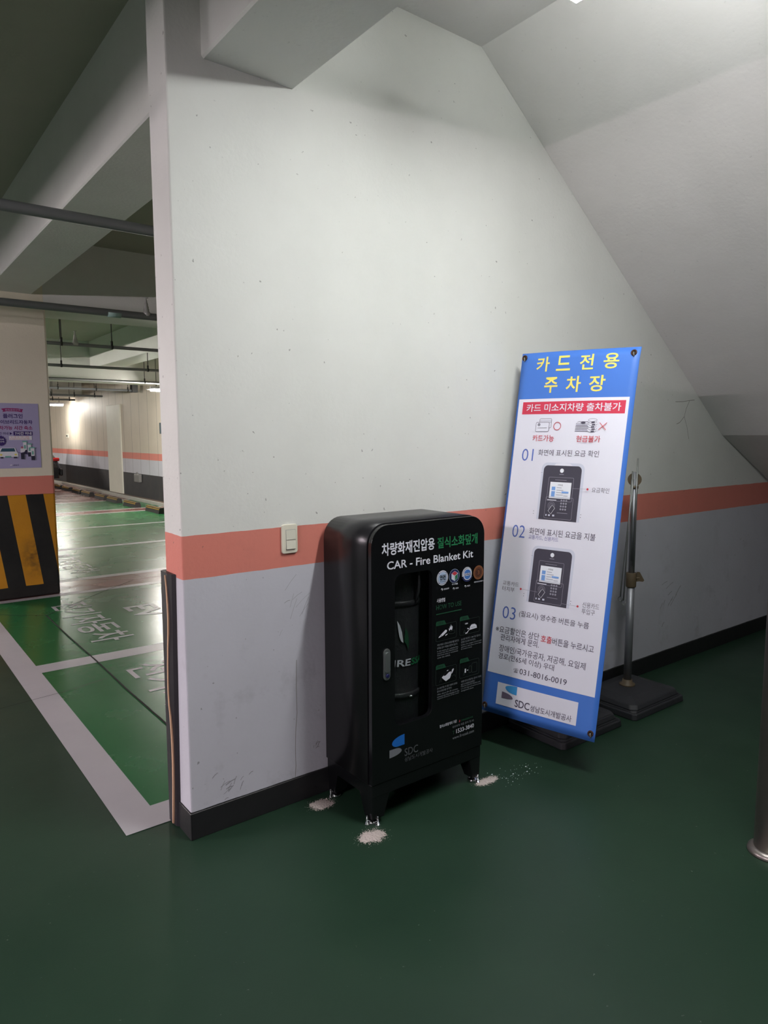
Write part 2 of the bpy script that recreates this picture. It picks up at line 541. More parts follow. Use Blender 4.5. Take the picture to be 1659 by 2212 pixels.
def floor_word(s, ystart, yend, x0, x1, bold=0.012):
    a = Art(lambda u, v, h: Vector((v, -u, h)), h0=0.0022)
    a.text(s, (-ystart, x0, -yend, x1), 'line_paint', bold)
    return a.build('floor_lettering', fl)
floor_word('전기자동차', 4.37, 2.89, 0.405, 0.725)
floor_word('EV', 3.885, 3.42, 0.92, 1.19)
floor_word('전기자동차', 2.20, 0.72, 0.405, 0.725)
floor_word('EV', 1.71, 1.25, 0.92, 1.19)
floor_word('전기자동차', 7.28, 5.80, 0.95, 1.27)

ck = Art(lambda u, v, h: Vector((u, v, h)), h0=0.0028)
ck.strip([(-0.9, 4.6), (-0.4, 4.42), (-0.002, 4.298), (0.12, 4.17), (0.311, 4.013)], 0.006, 'crack')
ck.strip([(0.311, 4.013), (0.62, 4.32), (0.95, 4.66), (1.395, 5.063), (1.75, 5.102), (2.4, 5.22)], 0.006, 'crack')
ck.strip([(1.395, 5.063), (1.1, 5.33), (0.786, 5.636)], 0.006, 'crack')
ck.strip([(0.31, 4.02), (0.305, 3.2), (0.31, 2.45), (0.305, 1.8), (0.312, 1.107), (0.31, 0.4)], 0.011, 'crack')
ck.strip([(-2.2, 1.62), (-1.2, 1.80), (-0.365, 1.915), (0.02, 1.98), (0.266, 2.06)], 0.004, 'crack')
ck.build('floor_crack', fl, 'thin dark cracks in the floor paint')

# stair wall with its painted end
mw = MB().box(0.0, 8.0, 0.0, 0.175, 0.0, ZC, bevel=0.006, seg=2).build('wall_stair', m='wall_paint')
struct(mw, 'cream partition wall with an orange band and pale grey dado, behind the black cabinet', 'wall')
bb = MB(); bb.box(-0.004, 8.0, -0.006, 0.002, 0.0, 0.108, bevel=0.002, seg=1); bb.box(-0.005, 0.001, -0.006, 0.115, 0.0, 0.108, bevel=0.002, seg=1)
struct(bb.build('baseboard_stair', m='skirting'), 'black skirting along the foot of the cream wall', 'skirting')

# hairline cracks and pencil-like scuffs on the plaster
mat('hairline', srgb(128, 126, 120), 0.8); mat('scuff', srgb(140, 139, 143), 0.8)
WALL = lambda u, v, h: Vector((u, -h, v))
def wall_mark(name, label, m, *lines):
    a = Art(WALL, 0.00005, 0.0004)
    for pts, w in lines: a.strip(pts, w, m)
    return a.build(name, mw, label)
wall_mark('hairline_crack', 'hairline crack in the dado left of the cabinet', 'hairline', ([(0.474, 0.62), (0.471, 0.50), (0.473, 0.39), (0.466, 0.33), (0.462, 0.24), (0.463, 0.16), (0.459, 0.109)], 0.0022))
wall_mark('hairline_crack', 'cobweb crack under the stair slope', 'hairline', ([(3.55, 1.78), (3.489, 1.775), (3.45, 1.72), (3.43, 1.668), (3.377, 1.629), (3.34, 1.62)], 0.0035), ([(3.489, 1.775), (3.40, 1.765), (3.315, 1.762)], 0.003), ([(3.43, 1.668), (3.47, 1.60), (3.50, 1.52)], 0.003))
random.seed(21)
def scrib(cx, cz, r, n, w):
    out = []
    for _ in range(n):
        an = random.uniform(0.2, 1.3); l = r * random.uniform(0.3, 1.0); x0 = cx + random.gauss(0, r * 0.6); z0 = cz + random.gauss(0, r * 0.6)
        z0 = max(0.118, z0)
        out.append(([(x0, z0), (x0 + l * 0.5 * math.cos(an), z0 + l * 0.5 * math.sin(an) + 0.003), (x0 + l * math.cos(an), z0 + l * math.sin(an))], w * random.uniform(0.5, 1.2)))
    return out
wall_mark('scuff_mark', 'grey scuffs low on the dado', 'scuff', *scrib(0.155, 0.165, 0.045, 14, 0.0026))
wall_mark('scuff_mark', 'grey scuffs beside the cabinet foot', 'scuff', *scrib(0.560, 0.222, 0.022, 7, 0.0026))
wall_mark('scuff_mark', 'thin scratches under the orange band', 'scuff', *scrib(0.45, 0.86, 0.09, 9, 0.0016))
wall_mark('scuff_mark', 'faint scratches on the dark wall under the stair', 'scuff', *scrib(3.3, 0.42, 0.12, 10, 0.004))
random.seed(7)

# stair landing ceiling and the underside of the flight
struct(MB().box(0.506, 1.515, -4.2, -0.001, ZS, ZS + 0.22).build('ceiling_landing', m='soffit_paint'), 'flat plastered ceiling above the stair landing', 'ceiling')
sf = MB()
prof = [(1.515, ZS), (3.944, 1.546), (4.661, 1.214), (7.25, 0.02), (7.7, 0.02), (4.7, 1.75), (1.85, ZS + 0.22), (1.515, ZS + 0.22)]
sf.prism(prof, lambda u, v: Vector((u, -2.75, v)), None, Vector((0, 2.749, 0)))
struct(sf.build('ceiling_stair', m='soffit_paint'), 'sloping plastered underside of the stair flight, upper right', 'stair underside')

# garage ceiling, beams, pillar, far walls
struct(MB().box(-9, 5.0, 0.176, 33, ZC, ZC + 0.2).build('ceiling_garage', m='slab_paint'), 'dark concrete ceiling of the parking garage', 'ceiling')
struct(MB().box(-9, 0.13, -7, 0.174, ZC, ZC + 0.2).build('ceiling_lane', m='slab_paint'), 'concrete ceiling over the driving lane beside the stair wall', 'ceiling')
def beam(name, x0, x1, y0, y1, z0, label):
    b = MB().box(x0, x1, y0, y1, z0, ZC + 0.05, bevel=0.008, seg=1).build(name, m='plain_paint')
    return struct(b, label, 'beam')
beam('ceiling_beam', 0.132, 0.506, -6.0, 4.853, 2.872, 'deep plastered beam running from above the cabinet wall to the pillar')
beam('ceiling_beam', 0.52, 4.6, 4.856, 5.36, 2.744, 'cross beam over the yellow and black pillar')
beam('ceiling_beam', 2.92, 3.34, 5.37, 12.09, 2.872, 'beam along the parking bays beyond the first cross beam')
beam('ceiling_beam', -9.0, 4.6, 12.1, 12.62, 2.63, 'second cross beam further back in the garage')
beam('ceiling_beam', 0.132, 0.506, 5.42, 12.09, 2.872, 'beam behind the pillar in line with the near beam')
beam('ceiling_beam', 2.0, 2.42, 12.63, 19.4, 2.872, 'beam along the bays beyond the second cross beam')
beam('ceiling_beam', -9.0, 4.6, 19.4, 19.9, 2.70, 'third cross beam at the back of the garage')
beam('ceiling_beam', -9.0, -0.055, 4.856, 5.36, 2.744, 'cross beam left of the yellow and black pillar')

pl = MB().box(-0.05, 0.617, 4.855, 5.40, 0.0, ZC, bevel=0.018, seg=2).build('pillar', m='pillar_paint')
struct(pl, 'square pillar with an orange band and yellow and black hazard stripes', 'pillar')

struct(MB().box(XW, XW + 0.25, 0.18, 33, 0.0, ZC).build('wall_right', m='far_wall_paint'), 'far garage wall of upright panels with orange, grey and black bands', 'wall')
struct(MB().box(-9, XW, 32.0, 32.25, 0.0, ZC).build('wall_back', m='far_wall_paint'), 'end wall at the very back of the garage', 'wall')
struct(MB().box(XW - 0.035, XW + 0.01, 15.80, 16.955, 0.0, 2.36, bevel=0.01, seg=1).build('trim_1', m='pilaster_paint'), 'plain cream pilaster breaking the orange band of the far wall', 'pilaster')
struct(MB().box(XW - 0.035, XW + 0.01, 23.6, 24.8, 0.0, 2.36, bevel=0.01, seg=1).build('trim_2', m='pilaster_paint'), 'second cream pilaster on the far wall, hidden behind the pillar', 'pilaster')
kb = MB(); kb.box(4.47, XW, 0.2, 32, 0.0, 0.075, 'kerb', bevel=0.004, seg=1); kb.box(4.43, 4.475, 0.2, 32, 0.0, 0.078, 'kerb_edge', bevel=0.004, seg=1)
struct(kb.build('trim_3'), 'low kerb with a pale edge along the foot of the far wall', 'kerb')

# ================================================================== LAMPS
def batten(name, c, half, axis, tube, label, stems=True, zc=ZC, plate=0.26):
    """ceiling batten: a housing plate above, a glowing tube under it"""
    x, y, z = c
    t = thing(name, label, 'lamp', (x, y, z), None)
    hx, hy = (half, plate) if axis == 'x' else (plate, half)
    h = MB(); h.box(x - hx, x + hx, y - hy, y + hy, z + 0.012, z + 0.030, bevel=0.004, seg=1)
    ix, iy = (half, 0.032) if axis == 'x' else (0.032, half)
    h.box(x - ix, x + ix, y - iy, y + iy, z + 0.028, z + 0.07, bevel=0.004, seg=1); h.box(x - ix * 0.5, x + ix * 0.5, y - iy * 0.5, y + iy * 0.5, z - 0.006, z + 0.013)
    h.build('housing', t, 'lamp_housing')
    jx, jy = (half * 0.97, 0.026) if axis == 'x' else (0.026, half * 0.97)
    d = MB(); d.box(x - jx, x + jx, y - jy, y + jy, z - 0.026, z - 0.006, bevel=0.006, seg=2)
    d.build('light_tube', t, tube)
    if stems:
        for s in (-0.6, 0.6):
            px, py = (x + s * half, y) if axis == 'x' else (x, y + s * half)
            MB().tube([(px, py, z + 0.06), (px, py, zc)], 0.006, None, 8).build('hanging_rod', t, 'dark_steel')
    return t
# lamp over the landing: its near end just shows at the top edge of the picture
L0 = thing('ceiling_lamp', 'bright white batten lamp glowing at the top edge, under the landing ceiling', 'lamp', (1.015, -1.5, 2.97))
MB().box(0.965, 1.065, -2.10, -0.885, 3.000, 3.04, bevel=0.006, seg=1).build('housing', L0, 'lamp_housing')
for xx in (0.968, 1.060):
    MB().box(xx, xx + 0.002, -2.08, -0.905, 2.972, 3.000).build('frosted_side', L0, 'stair_rim')
MB().box(0.971, 1.059, -2.092, -0.890, 2.966, 2.9715).build('light_panel', L0, 'stair_tube')
for yy in (-1.2, -1.85):
    MB().tube([(1.015, yy, 3.04), (1.015, yy, ZS)], 0.006, None, 8).build('hanging_rod', L0, 'dark_steel')
batten('garage_lamp', (4.24, 11.62, 2.475), 0.31, 'x', 'bay_tube', 'lit batten lamp peeking out from behind the edge of the pink wall end')
batten('garage_lamp', (4.02, 20.5, 2.50), 0.30, 'x', 'distant_tube', 'lit batten lamp in the distance just right of the pillar')
batten('garage_lamp', (-4.2, 2.4, 2.46), 0.6, 'y', 'garage_tube', 'batten lamp over the driving lane, left of the picture')
batten('garage_lamp', (-4.2, -2.0, 2.46), 0.6, 'y', 'garage_tube', 'batten lamp over the driving lane, level with the camera')
batten('garage_lamp', (-4.2, 10.1, 2.46), 0.6, 'y', 'lane_tube', 'batten lamp over the driving lane behind the pillar')
batten('garage_lamp', (-4.2, 25.5, 2.46), 0.6, 'y', 'lane_tube', 'batten lamp at the back of the driving lane, behind the pillar')

# ================================================================== FIRE BLANKET CABINET
CX0, CX1, CYF, CYB = 0.598, 1.213, -0.357, -0.028
CZ0, CZ1, CR = 0.170, 1.212, 0.085
def arch(x0, x1, z0, z1, r, n=8):
    out = [(x0, z0), (x1, z0)]
    for cx, a0 in ((x1 - r, 0), (x0 + r, 90)):
        for i in range(n + 1):
            a = math.radians(a0 + 90 * i / n)
            out.append((cx + r * math.cos(a), z1 - r + r * math.sin(a)))
    return out
cab = thing('fire_blanket_cabinet', 'tall black metal cabinet with rounded top and lettered glass door against the wall', 'cabinet', ((CX0 + CX1) / 2, -0.19, 0))
b = MB()
o_ = arch(CX0, CX1, CZ0, CZ1, CR); i_ = arch(CX0 + 0.012, CX1 - 0.012, CZ0 + 0.012, CZ1 - 0.012, CR - 0.010)
yf, yb = CYF + 0.026, CYB
OF = [b.bm.verts.new((x, yf, z)) for x, z in o_]; OB = [b.bm.verts.new((x, yb, z)) for x, z in o_]
IF = [b.bm.verts.new((x, yf, z)) for x, z in i_]; IB = [b.bm.verts.new((x, yb - 0.012, z)) for x, z in i_]
n = len(o_)
for i in range(n):
    j = (i + 1) % n
    sm = i >= 1
    b.face([OF[i], OB[i], OB[j], OF[j]], 'cabinet_black', sm)
    b.face([IF[i], IF[j], IB[j], IB[i]], 'cabinet_inside', sm)
    b.face([OF[i], OF[j], IF[j], IF[i]], 'cabinet_black')
b.face(list(reversed(OB)), 'cabinet_black'); b.face(IB, 'cabinet_inside')
b.build('body', cab, recalc=True)

# door: rounded slab with a rounded window cut out
def ring_slab(outer, hole, y0, y1, m):
    b = MB(); bm = b.bm
    for y in (y0, y1):
        for loop in (outer, hole):
            vs = [bm.verts.new((x, y, z)) for x, z in loop]
            for i in range(len(vs)):
                bm.edges.new((vs[i], vs[(i + 1) % len(vs)]))
        ed = [e for e in bm.edges if all(abs(v.co.y - y) < 1e-6 for v in e.verts)]
        bmesh.ops.triangle_fill(bm, use_beauty=True, use_dissolve=False, edges=ed)
    bm.verts.ensure_lookup_table()
    no, nh = len(outer), len(hole); off = no + nh
    for base, cnt in ((0, no), (no, nh)):
        for i in range(cnt):
            j = (i + 1) % cnt
            b.face([bm.verts[base + i], bm.verts[base + j], bm.verts[off + base + j], bm.verts[off + base + i]], m)
    b.mi(m)
    return b
WX0, WX1, WZ0, WZ1 = 0.7165, 0.912, 0.388, 1.005
hole = Art(None).rpts(WX0, WZ0, WX1, WZ1, 0.03)
dr = ring_slab(arch(CX0 + 0.004, CX1 - 0.002, CZ0 + 0.002, CZ1 - 0.004, CR - 0.004), hole, CYF, CYF + 0.022, 'door_black')
door = dr.build('door', cab)
bv = door.modifiers.new('edge', 'BEVEL'); bv.width = 0.0022; bv.segments = 2; bv.limit_method = 'ANGLE'; bv.angle_limit = math.radians(50)
MB().box(WX0 - 0.006, WX1 + 0.006, CYF + 0.0226, CYF + 0.0250, WZ0 - 0.006, WZ1 + 0.006).build('window_pane', door, 'window_glass')
FR = lambda u, v, h: Vector((u, CYF - h, v))
# recessed pull handle
hd = MB()
def capsule(u0, u1, v0, v1, n=8):
    r = (u1 - u0) / 2; c = (u0 + u1) / 2
    return [(c + r * math.cos(math.radians(-180 + 180 * i / n)), v0 + r + r * math.sin(math.radians(-180 + 180 * i / n))) for i in range(n + 1)] + \
           [(c + r * math.cos(math.radians(180 * i / n)), v1 - r + r * math.sin(math.radians(180 * i / n))) for i in range(n + 1)]
hd.prism(capsule(0.6560, 0.6885, 0.5910, 0.7190), lambda u, v: Vector((u, CYF - 0.0005, v)), None, Vector((0, -0.006, 0)))
hd.prism(capsule(0.6605, 0.6840, 0.6225, 0.7060), lambda u, v: Vector((u, CYF - 0.006, v)), None, Vector((0, -0.006, 0)))
hdo = hd.build('handle', door, 'handle_metal'); hdo['label'] = 'grey metal pull handle'
hbv = hdo.modifiers.new('edge', 'BEVEL'); hbv.width = 0.0015; hbv.segments = 2; hbv.limit_method = 'ANGLE'
MB().lathe([(0.0085, 0.0), (0.0085, -0.004), (0.006, -0.0055)], (0.6730, CYF - 0.0064, 0.6100), None, 20, 'y').build('key_lock', hdo, 'key_blue')

# printed title
a = Art(FR)
a.text('차량화재진압용', (0.6510, 1.0869, 0.9229, 1.1368), 'print_white', 0.022)
a.text('질식소화덮개', (0.9374, 1.0879, 1.1678, 1.1341), 'print_green', 0.022)
a.text('CAR - Fire Blanket Kit', (0.6765, 1.0310, 1.1428, 1.0634), 'print_white', 0.014)
a.build('title_lettering', door, 'white and green title lettering')
# certification badges
a = Art(FR)
c0, c1, c2, c3 = (0.967, 0.963), (1.0323, 0.9636), (1.0989, 0.9635), (1.1628, 0.9643)
a.disc(*c0, 0.0315, 'print_white'); a.ring(*c0, 0.0265, 0.0018, 'print_navy'); a.disc(*c0, 0.0235, 'print_pale_blue')
for k in range(4):
    an = math.radians(45 + 90 * k); a.disc(c0[0] + 0.029 * math.cos(an), c0[1] + 0.029 * math.sin(an), 0.002, 'print_navy', n=8)
a.text('안전', (c0[0] - 0.017, c0[1] - 0.008, c0[0] + 0.017, c0[1] + 0.014), 'print_black', 0.03)
a.text('재난안전제품', (c0[0] - 0.016, c0[1] - 0.017, c0[0] + 0.016, c0[1] - 0.012), 'print_navy', 0.02)
a.ring(*c1, 0.0290, 0.0012, 'print_pale_blue'); a.disc(*c1, 0.0270, 'print_navy')
hx = lambda r, k: (c1[0] + r * math.sin(math.radians(60 * k)), c1[1] + r * math.cos(math.radians(60 * k)))
a.poly([c1, hx(.021, 5), hx(.021, 0), hx(.021, 1)], 'print_red'); a.poly([c1, hx(.020, 1), hx(.020, 2), hx(.020, 3)], 'print_green'); a.poly([c1, hx(.020, 3), hx(.020, 4), hx(.020, 5)], 'print_white')
for p, q in ((0, 1), (1, 2), (2, 3), (3, 4), (4, 5), (5, 0)): a.strip([hx(.021, p), hx(.021, q)], 0.0016, 'print_pale_blue')
for p in (1, 3, 5): a.strip([c1, hx(.021, p)], 0.002, 'print_white')
a.text('우수제품', (c1[0] - 0.017, c1[1] - 0.0375, c1[0] + 0.017, c1[1] - 0.0305), 'print_white', 0.02)
for k in range(-3, 20):
    an = math.radians(10 * k); a.strip([(c2[0] + 0.0245 * math.cos(an), c2[1] + 0.0245 * math.sin(an)), (c2[0] + 0.0315 * math.cos(an), c2[1] + 0.0315 * math.sin(an))], 0.0036, 'print_white')
a.strip(a.cpts(c2[0], c2[1], 0.0285, None, 24, 200, 340), 0.006, 'print_navy')
a.disc(*c2, 0.0245, 'print_white'); a.disc(*c2, 0.0205, 'print_blue')
for rv in (0.007, 0.014): a.ring(c2[0], c2[1], 0.0205, 0.0008, 'print_pale_blue', rv)
a.rect(c2[0] - 0.0215, c2[1] - 0.0055, c2[0] + 0.0215, c2[1] + 0.0055, 'print_white')
a.text('G-PASS', (c2[0] - 0.0195, c2[1] - 0.0045, c2[0] + 0.0195, c2[1] + 0.0045), 'print_navy', 0.03)
a.disc(*c3, 0.0305, 'print_bronze'); a.disc(*c3, 0.0225, 'print_brown'); a.ring(*c3, 0.0180, 0.0012, 'print_bronze'); a.ring(*c3, 0.0265, 0.0010, 'print_brown')
a.text('3', (c3[0] - 0.006, c3[1] - 0.009, c3[0] + 0.005, c3[1] + 0.009), 'print_bronze', 0.02)
for c, t in ((c0, '행정안전부'), (c1, '조달청'), (c2, '조달청')):
    yy = c[1] - 0.046 + (0.003 if c is not c0 else 0)
    yy = {c0: 0.9155, c1: 0.9105, c2: 0.9115}[c]
    a.disc(c[0] - 0.016, yy + 0.003, 0.0052, 'print_white', n=16); a.disc(c[0] - 0.0175, yy + 0.0012, 0.0036, 'print_black', n=12)
    w = 0.030 if c is c0 else 0.018
    a.text(t, (c[0] - 0.007, yy, c[0] - 0.007 + w, yy + 0.0065), 'print_white', 0.01)
a.text('대한민국안전산업박람회 선정', (1.134, 0.9225, 1.196, 0.9285), 'print_white', 0.01)
a.build('certification_badge', door, 'row of four round certification badges')
# how to use
a = Art(FR)
a.text('사용방법', (0.9363, 0.8610, 0.9825, 0.8785), 'print_white', 0.015)
a.text('HOW TO USE', (0.9336, 0.8310, 1.0773, 0.8508), 'print_dark_green', 0.004)
a.rect(0.9327, 0.8105, 1.0777, 0.8147, 'print_dark_green')
for i, (bx0, bx1, bz0, bz1) in enumerate(((0.9318, 1.0478, 0.6968, 0.7655), (1.0668, 1.1846, 0.6990, 0.7642), (0.9308, 1.0478, 0.5085, 0.5790), (1.0674, 1.1832, 0.5098, 0.5792))):
    a.frame(bx0, bz0, bx1, bz1, 0.0010, 'print_outline', 0.006)
    a.poly([(bx0, bz1 - 0.002), (bx0 + 0.058, bz1 - 0.002), (bx0 + 0.047, bz1 + 0.0165), (bx0 + 0.0045, bz1 + 0.0165), (bx0, bz1 + 0.012)], 'print_dark_green')
    a.text('STEP 0%d' % (i + 1), (bx0 + 0.009, bz1 + 0.002, bx0 + 0.041, bz1 + 0.012), 'print_black', 0.02)
W_ = 'print_white'; G_ = 'print_outline'
# step 1: folded blanket, camp flame over a car outline
a.poly([(0.944, 0.712), (0.968, 0.718), (0.990, 0.731), (0.9915, 0.738), (0.983, 0.741), (0.962, 0.728), (0.944, 0.7145)], W_)
a.poly([(0.955, 0.7165), (0.963, 0.7185), (0.961, 0.7225)], 'print_black'); a.poly([(0.981, 0.7145), (0.993, 0.719), (0.993, 0.7225), (0.983, 0.7195)], W_)
a.poly([(1.003, 0.733), (1.000, 0.744), (1.005, 0.741), (1.007, 0.752), (1.011, 0.747), (1.013, 0.760), (1.017, 0.749), (1.021, 0.752), (1.022, 0.742), (1.018, 0.733), (1.012, 0.738)], W_)
a.strip([(0.998, 0.724), (1.000, 0.732), (1.008, 0.731), (1.014, 0.728), (1.022, 0.732), (1.034, 0.731), (1.036, 0.721), (1.026, 0.718), (1.006, 0.720)], 0.0012, G_, True)
# step 2: covered car
a.text('10M', (1.095, 0.744, 1.111, 0.7505), W_, 0.02)
a.poly([(1.096, 0.7075), (1.106, 0.7085), (1.112, 0.7145), (1.122, 0.7185), (1.124, 0.730), (1.134, 0.7385), (1.152, 0.7385), (1.163, 0.7315), (1.166, 0.7185), (1.120, 0.7160), (1.114, 0.7110), (1.108, 0.7040), (1.098, 0.7030)], W_)
a.poly([(1.107, 0.723), (1.116, 0.7195), (1.120, 0.7225), (1.110, 0.7275)], W_)
a.strip([(1.130, 0.7255), (1.156, 0.7255)], 0.0016, 'print_grey')
a.strip([(1.085, 0.706), (1.087, 0.716), (1.090, 0.722), (1.093, 0.716), (1.094, 0.706)], 0.0014, G_)
# step 3: blanket lifted away
a.poly([(0.961, 0.5395), (0.974, 0.5480), (0.972, 0.5430), (0.984, 0.5440), (1.002, 0.5545), (1.014, 0.5555), (1.014, 0.5400), (1.008, 0.5270), (0.985, 0.5190), (0.974, 0.5270)], W_)
a.poly([(1.014, 0.5440), (1.021, 0.5470), (1.030, 0.5610), (1.028, 0.5665), (1.019, 0.5620)], W_); a.poly([(0.989, 0.5615), (0.998, 0.5630), (0.998, 0.5655), (0.990, 0.5645)], W_)
a.strip([(0.950, 0.521), (0.953, 0.532), (0.956, 0.541), (0.959, 0.531), (0.961, 0.521)], 0.0014, G_); a.strip([(1.017, 0.531), (1.026, 0.537), (1.036, 0.536), (1.038, 0.527)], 0.0012, G_)
# step 4: bag put back
a.rect(1.093, 0.5315, 1.1005, 0.5495, W_); a.poly([(1.105, 0.5405), (1.110, 0.5435), (1.110, 0.5420), (1.114, 0.5420), (1.114, 0.5395), (1.110, 0.5395), (1.110, 0.5375)], W_)
a.frame(1.118, 0.527, 1.131, 0.556, 0.0014, G_, 0.003); a.frame(1.136, 0.524, 1.166, 0.566, 0.0010, G_, 0.003); a.strip([(1.084, 0.522), (1.086, 0.533), (1.089, 0.540), (1.091, 0.522)], 0.0012, G_)
def lines(x0, zs, h, ws, rows, m='print_grey', bold=0.008):
    for z, w, t in zip(zs, ws, rows):
        a.text(t, (x0, z, x0 + w, z + h), m, bold)
lines(0.9319, (0.6795, 0.6662), 0.0090, (0.123, 0.116), ('차량 화재 시 질식소화덮개를 펼치고', '양쪽을 잡아 차량을 완전히 덮는다.'))
lines(0.9319, (0.6535, 0.6445, 0.6355, 0.6265), 0.0075, (0.119, 0.116, 0.119, 0.074), ('In the event of a vehicle fire,', 'spread the fire blanket and', 'hold both ends to completely', 'cover the vehicle.'))
lines(1.0667, (0.6800, 0.6675), 0.0090, (0.116, 0.087), ('산소를 차단하고 10M 이상 떨어져', '안전한 장소에서 대기한다.'))
lines(1.0667, (0.6560, 0.6465, 0.6375), 0.0075, (0.122, 0.122, 0.066), ('Isolate the oxygen source and', 'wait in a safe place more than', '10 meters away.'))
lines(0.9307, (0.4945, 0.4815), 0.0090, (0.115, 0.084), ('20~30분 정도 후 열린 방향의 반대로', '질식소화덮개를 제거한다.'))
lines(0.9307, (0.4690, 0.4595, 0.4500), 0.0075, (0.120, 0.126, 0.126), ('After about 20~30 minutes,', 'remove the fire blanket in the', 'opposite direction of the cover.'))
lines(1.0663, (0.4945, 0.4815), 0.0090, (0.122, 0.084), ('사용한 질식소화덮개는 접어서 가방에', '넣은 후 보관함에 보관한다.'))
lines(1.0663, (0.4725, 0.4630, 0.4535), 0.0075, (0.117, 0.120, 0.076), ('Fold the used fire blanket, put', 'it in the bag and store it in its', 'designated place.'))
a.build('instruction_panel', door, 'four step instructions in white and green')
# maker block and operator's mark
a = Art(FR)
a.text('질식소화덮개의 기준', (0.9571, 0.3165, 1.0560, 0.3300), 'print_white', 0.012)
a.poly([(1.069, 0.315), (1.073, 0.325), (1.076, 0.320), (1.073, 0.313)], 'print_red')
a.text('FIRESSAK', (1.0822, 0.3140, 1.1547, 0.3220), 'print_dark_green', 0.01, 0.15)
a.text('파이어싹 제품 문의 및 AS', (1.0303, 0.2958, 1.1582, 0.3066), 'print_grey', 0.004)
a.text('T', (1.0303, 0.2690, 1.0420, 0.2840), 'print_dark_green')
a.text('1533-3840', (1.0524, 0.2685, 1.1585, 0.2870), 'print_white', 0.004)
a.text('www.firessak.com', (1.0308, 0.2459, 1.1589, 0.2595), 'print_grey', 0.004)
a.build('contact_lettering', door, 'small white contact lettering')
a = Art(FR)
def qtr(u0, v0, u1, v1, n=14):
    """half-leaf of the operator's mark: curve from the tip to the straight side"""
    return [(u0 + (u1 - u0) * (1 - math.cos(math.pi / 2 * i / n)), v0 + (v1 - v0) * math.sin(math.pi / 2 * i / n)) for i in range(n + 1)]
a.poly([(0.765, 0.3447)] + [(0.7005 + 0.0645 * (1 - math.cos(t)), 0.3190 + 0.0257 * math.sin(t)) for t in [math.pi / 2 * (1 - i / 12) for i in range(12)]] + [(0.7005 + 0.030 * (1 - math.cos(t)), 0.3190 - 0.0181 * math.sin(t)) for t in [math.pi / 2 * i / 8 for i in range(9)]] + [(0.765, 0.3009)], 'print_blue')
a.poly([(0.6869, 0.2957), (0.7180, 0.2955)] + [(0.7180 + 0.0318 * math.sin(t), 0.2800 + 0.0155 * math.cos(t)) for t in [math.pi / 2 * i / 8 for i in range(1, 9)]] + [(0.7498 - 0.0629 * (1 - math.cos(t)), 0.2800 - 0.0171 * math.sin(t)) for t in [math.pi / 2 * i / 10 for i in range(1, 11)]], 'print_grey')
a.text('SDC', (0.7650, 0.2490, 0.8367, 0.2810), 'print_dim', 0.004)
a.text('성남도시개발공사', (0.7651, 0.2245, 0.9168, 0.2435), 'print_dim', 0.004)
a.build('operator_logo', door, 'blue and grey leaf mark with grey lettering')

# plinth and legs
MB().box(CX0 + 0.003, CX1 - 0.004, CYF + 0.004, CYB - 0.003, 0.116, CZ0 + 0.001, 'door_black', bevel=0.003, seg=1).build('plinth', cab)
def leg(xo, xi, yo, yi, zt, zb):
    """tapered leg: square at the apron, narrower at the floor; xo/yo stay the outer sides"""
    b = MB(); top = [(xo, yo), (xi, yo), (xi, yi), (xo, yi)]
    k = 0.62; bot = [(xo + (x - xo) * k + (0.004 if xi > xo else -0.004), yo + (y - yo) * k) for x, y in top]
    A = [b.bm.verts.new((x, y, zt)) for x, y in top]; B = [b.bm.verts.new((x, y, zb)) for x, y in bot]
    b.face(A, 'door_black'); b.face(B, 'door_black')
    for i in range(4): b.face([A[i], A[(i + 1) % 4], B[(i + 1) % 4], B[i]], 'door_black')
    return b
for sx in (0, 1):
    for sy in (0, 1):
        xo = (CX0 + 0.005) if sx == 0 else (CX1 - 0.006); xi = xo + (0.090 if sx == 0 else -0.065)
        yo = (CYF + 0.006) if sy == 0 else (CYB - 0.005); yi = yo + (0.085 if sy == 0 else -0.075)
        lg = leg(xo, xi, yo, yi, 0.120, 0.026).build('leg', cab)
        fx, fy = xo + (0.022 if sx == 0 else -0.020), yo + (0.026 if sy == 0 else -0.026)
        f = MB(); f.lathe([(0.021, 0.0), (0.023, 0.004), (0.020, 0.010), (0.009, 0.013), (0.006, 0.014), (0.006, 0.030)], (fx, fy, 0.0006), None, 18)
        fo = f.build('levelling_foot', lg, 'chrome'); fo['label'] = 'bright metal levelling foot'
        # anchor bolts with nuts beside the foot
        for dx, dy in (((-0.026, 0.0) if sx == 0 else (0.024, 0.0)), (0.004, -0.030 if sy == 0 else 0.03)):
            g = MB(); g.lathe([(0.0105, 0.0), (0.0105, 0.003), (0.0075, 0.003), (0.0075, 0.011), (0.0042, 0.011), (0.0042, 0.034), (0.003, 0.036)], (fx + dx, fy + dy, 0.0006), None, 6)
            g.build('anchor_bolt', lg, 'chrome')

# the blanket bag standing in the cabinet
BX, BY, BR = 0.845, -0.176, 0.118
bag = thing('blanket_bag', 'black fabric fire blanket bag with a leaf mark behind the cabinet window', 'bag', (BX, BY, CZ0 + 0.012))
g = MB()
pr_ = [(0.060, 0.184), (0.092, 0.190), (0.098, 0.22), (0.097, 0.45), (0.099, 0.47), (0.096, 0.50), (0.098, 0.72), (0.099, 0.86), (0.097, 0.88), (0.099, 0.90), (0.096, 1.02), (0.080, 1.06), (0.030, 1.075)]
g.lathe([(r * 1.204, z) for r, z in pr_], (BX, BY, 0), None, 32)
g.build('bag_body', bag, 'bag_black')
for zz in (0.472, 0.862):
    MB().lathe([(BR + 0.002, zz - 0.012), (BR + 0.0055, zz - 0.010), (BR + 0.0055, zz + 0.010), (BR + 0.002, zz + 0.012)], (BX, BY, 0), None, 32).build('strap', bag, 'bag_black')
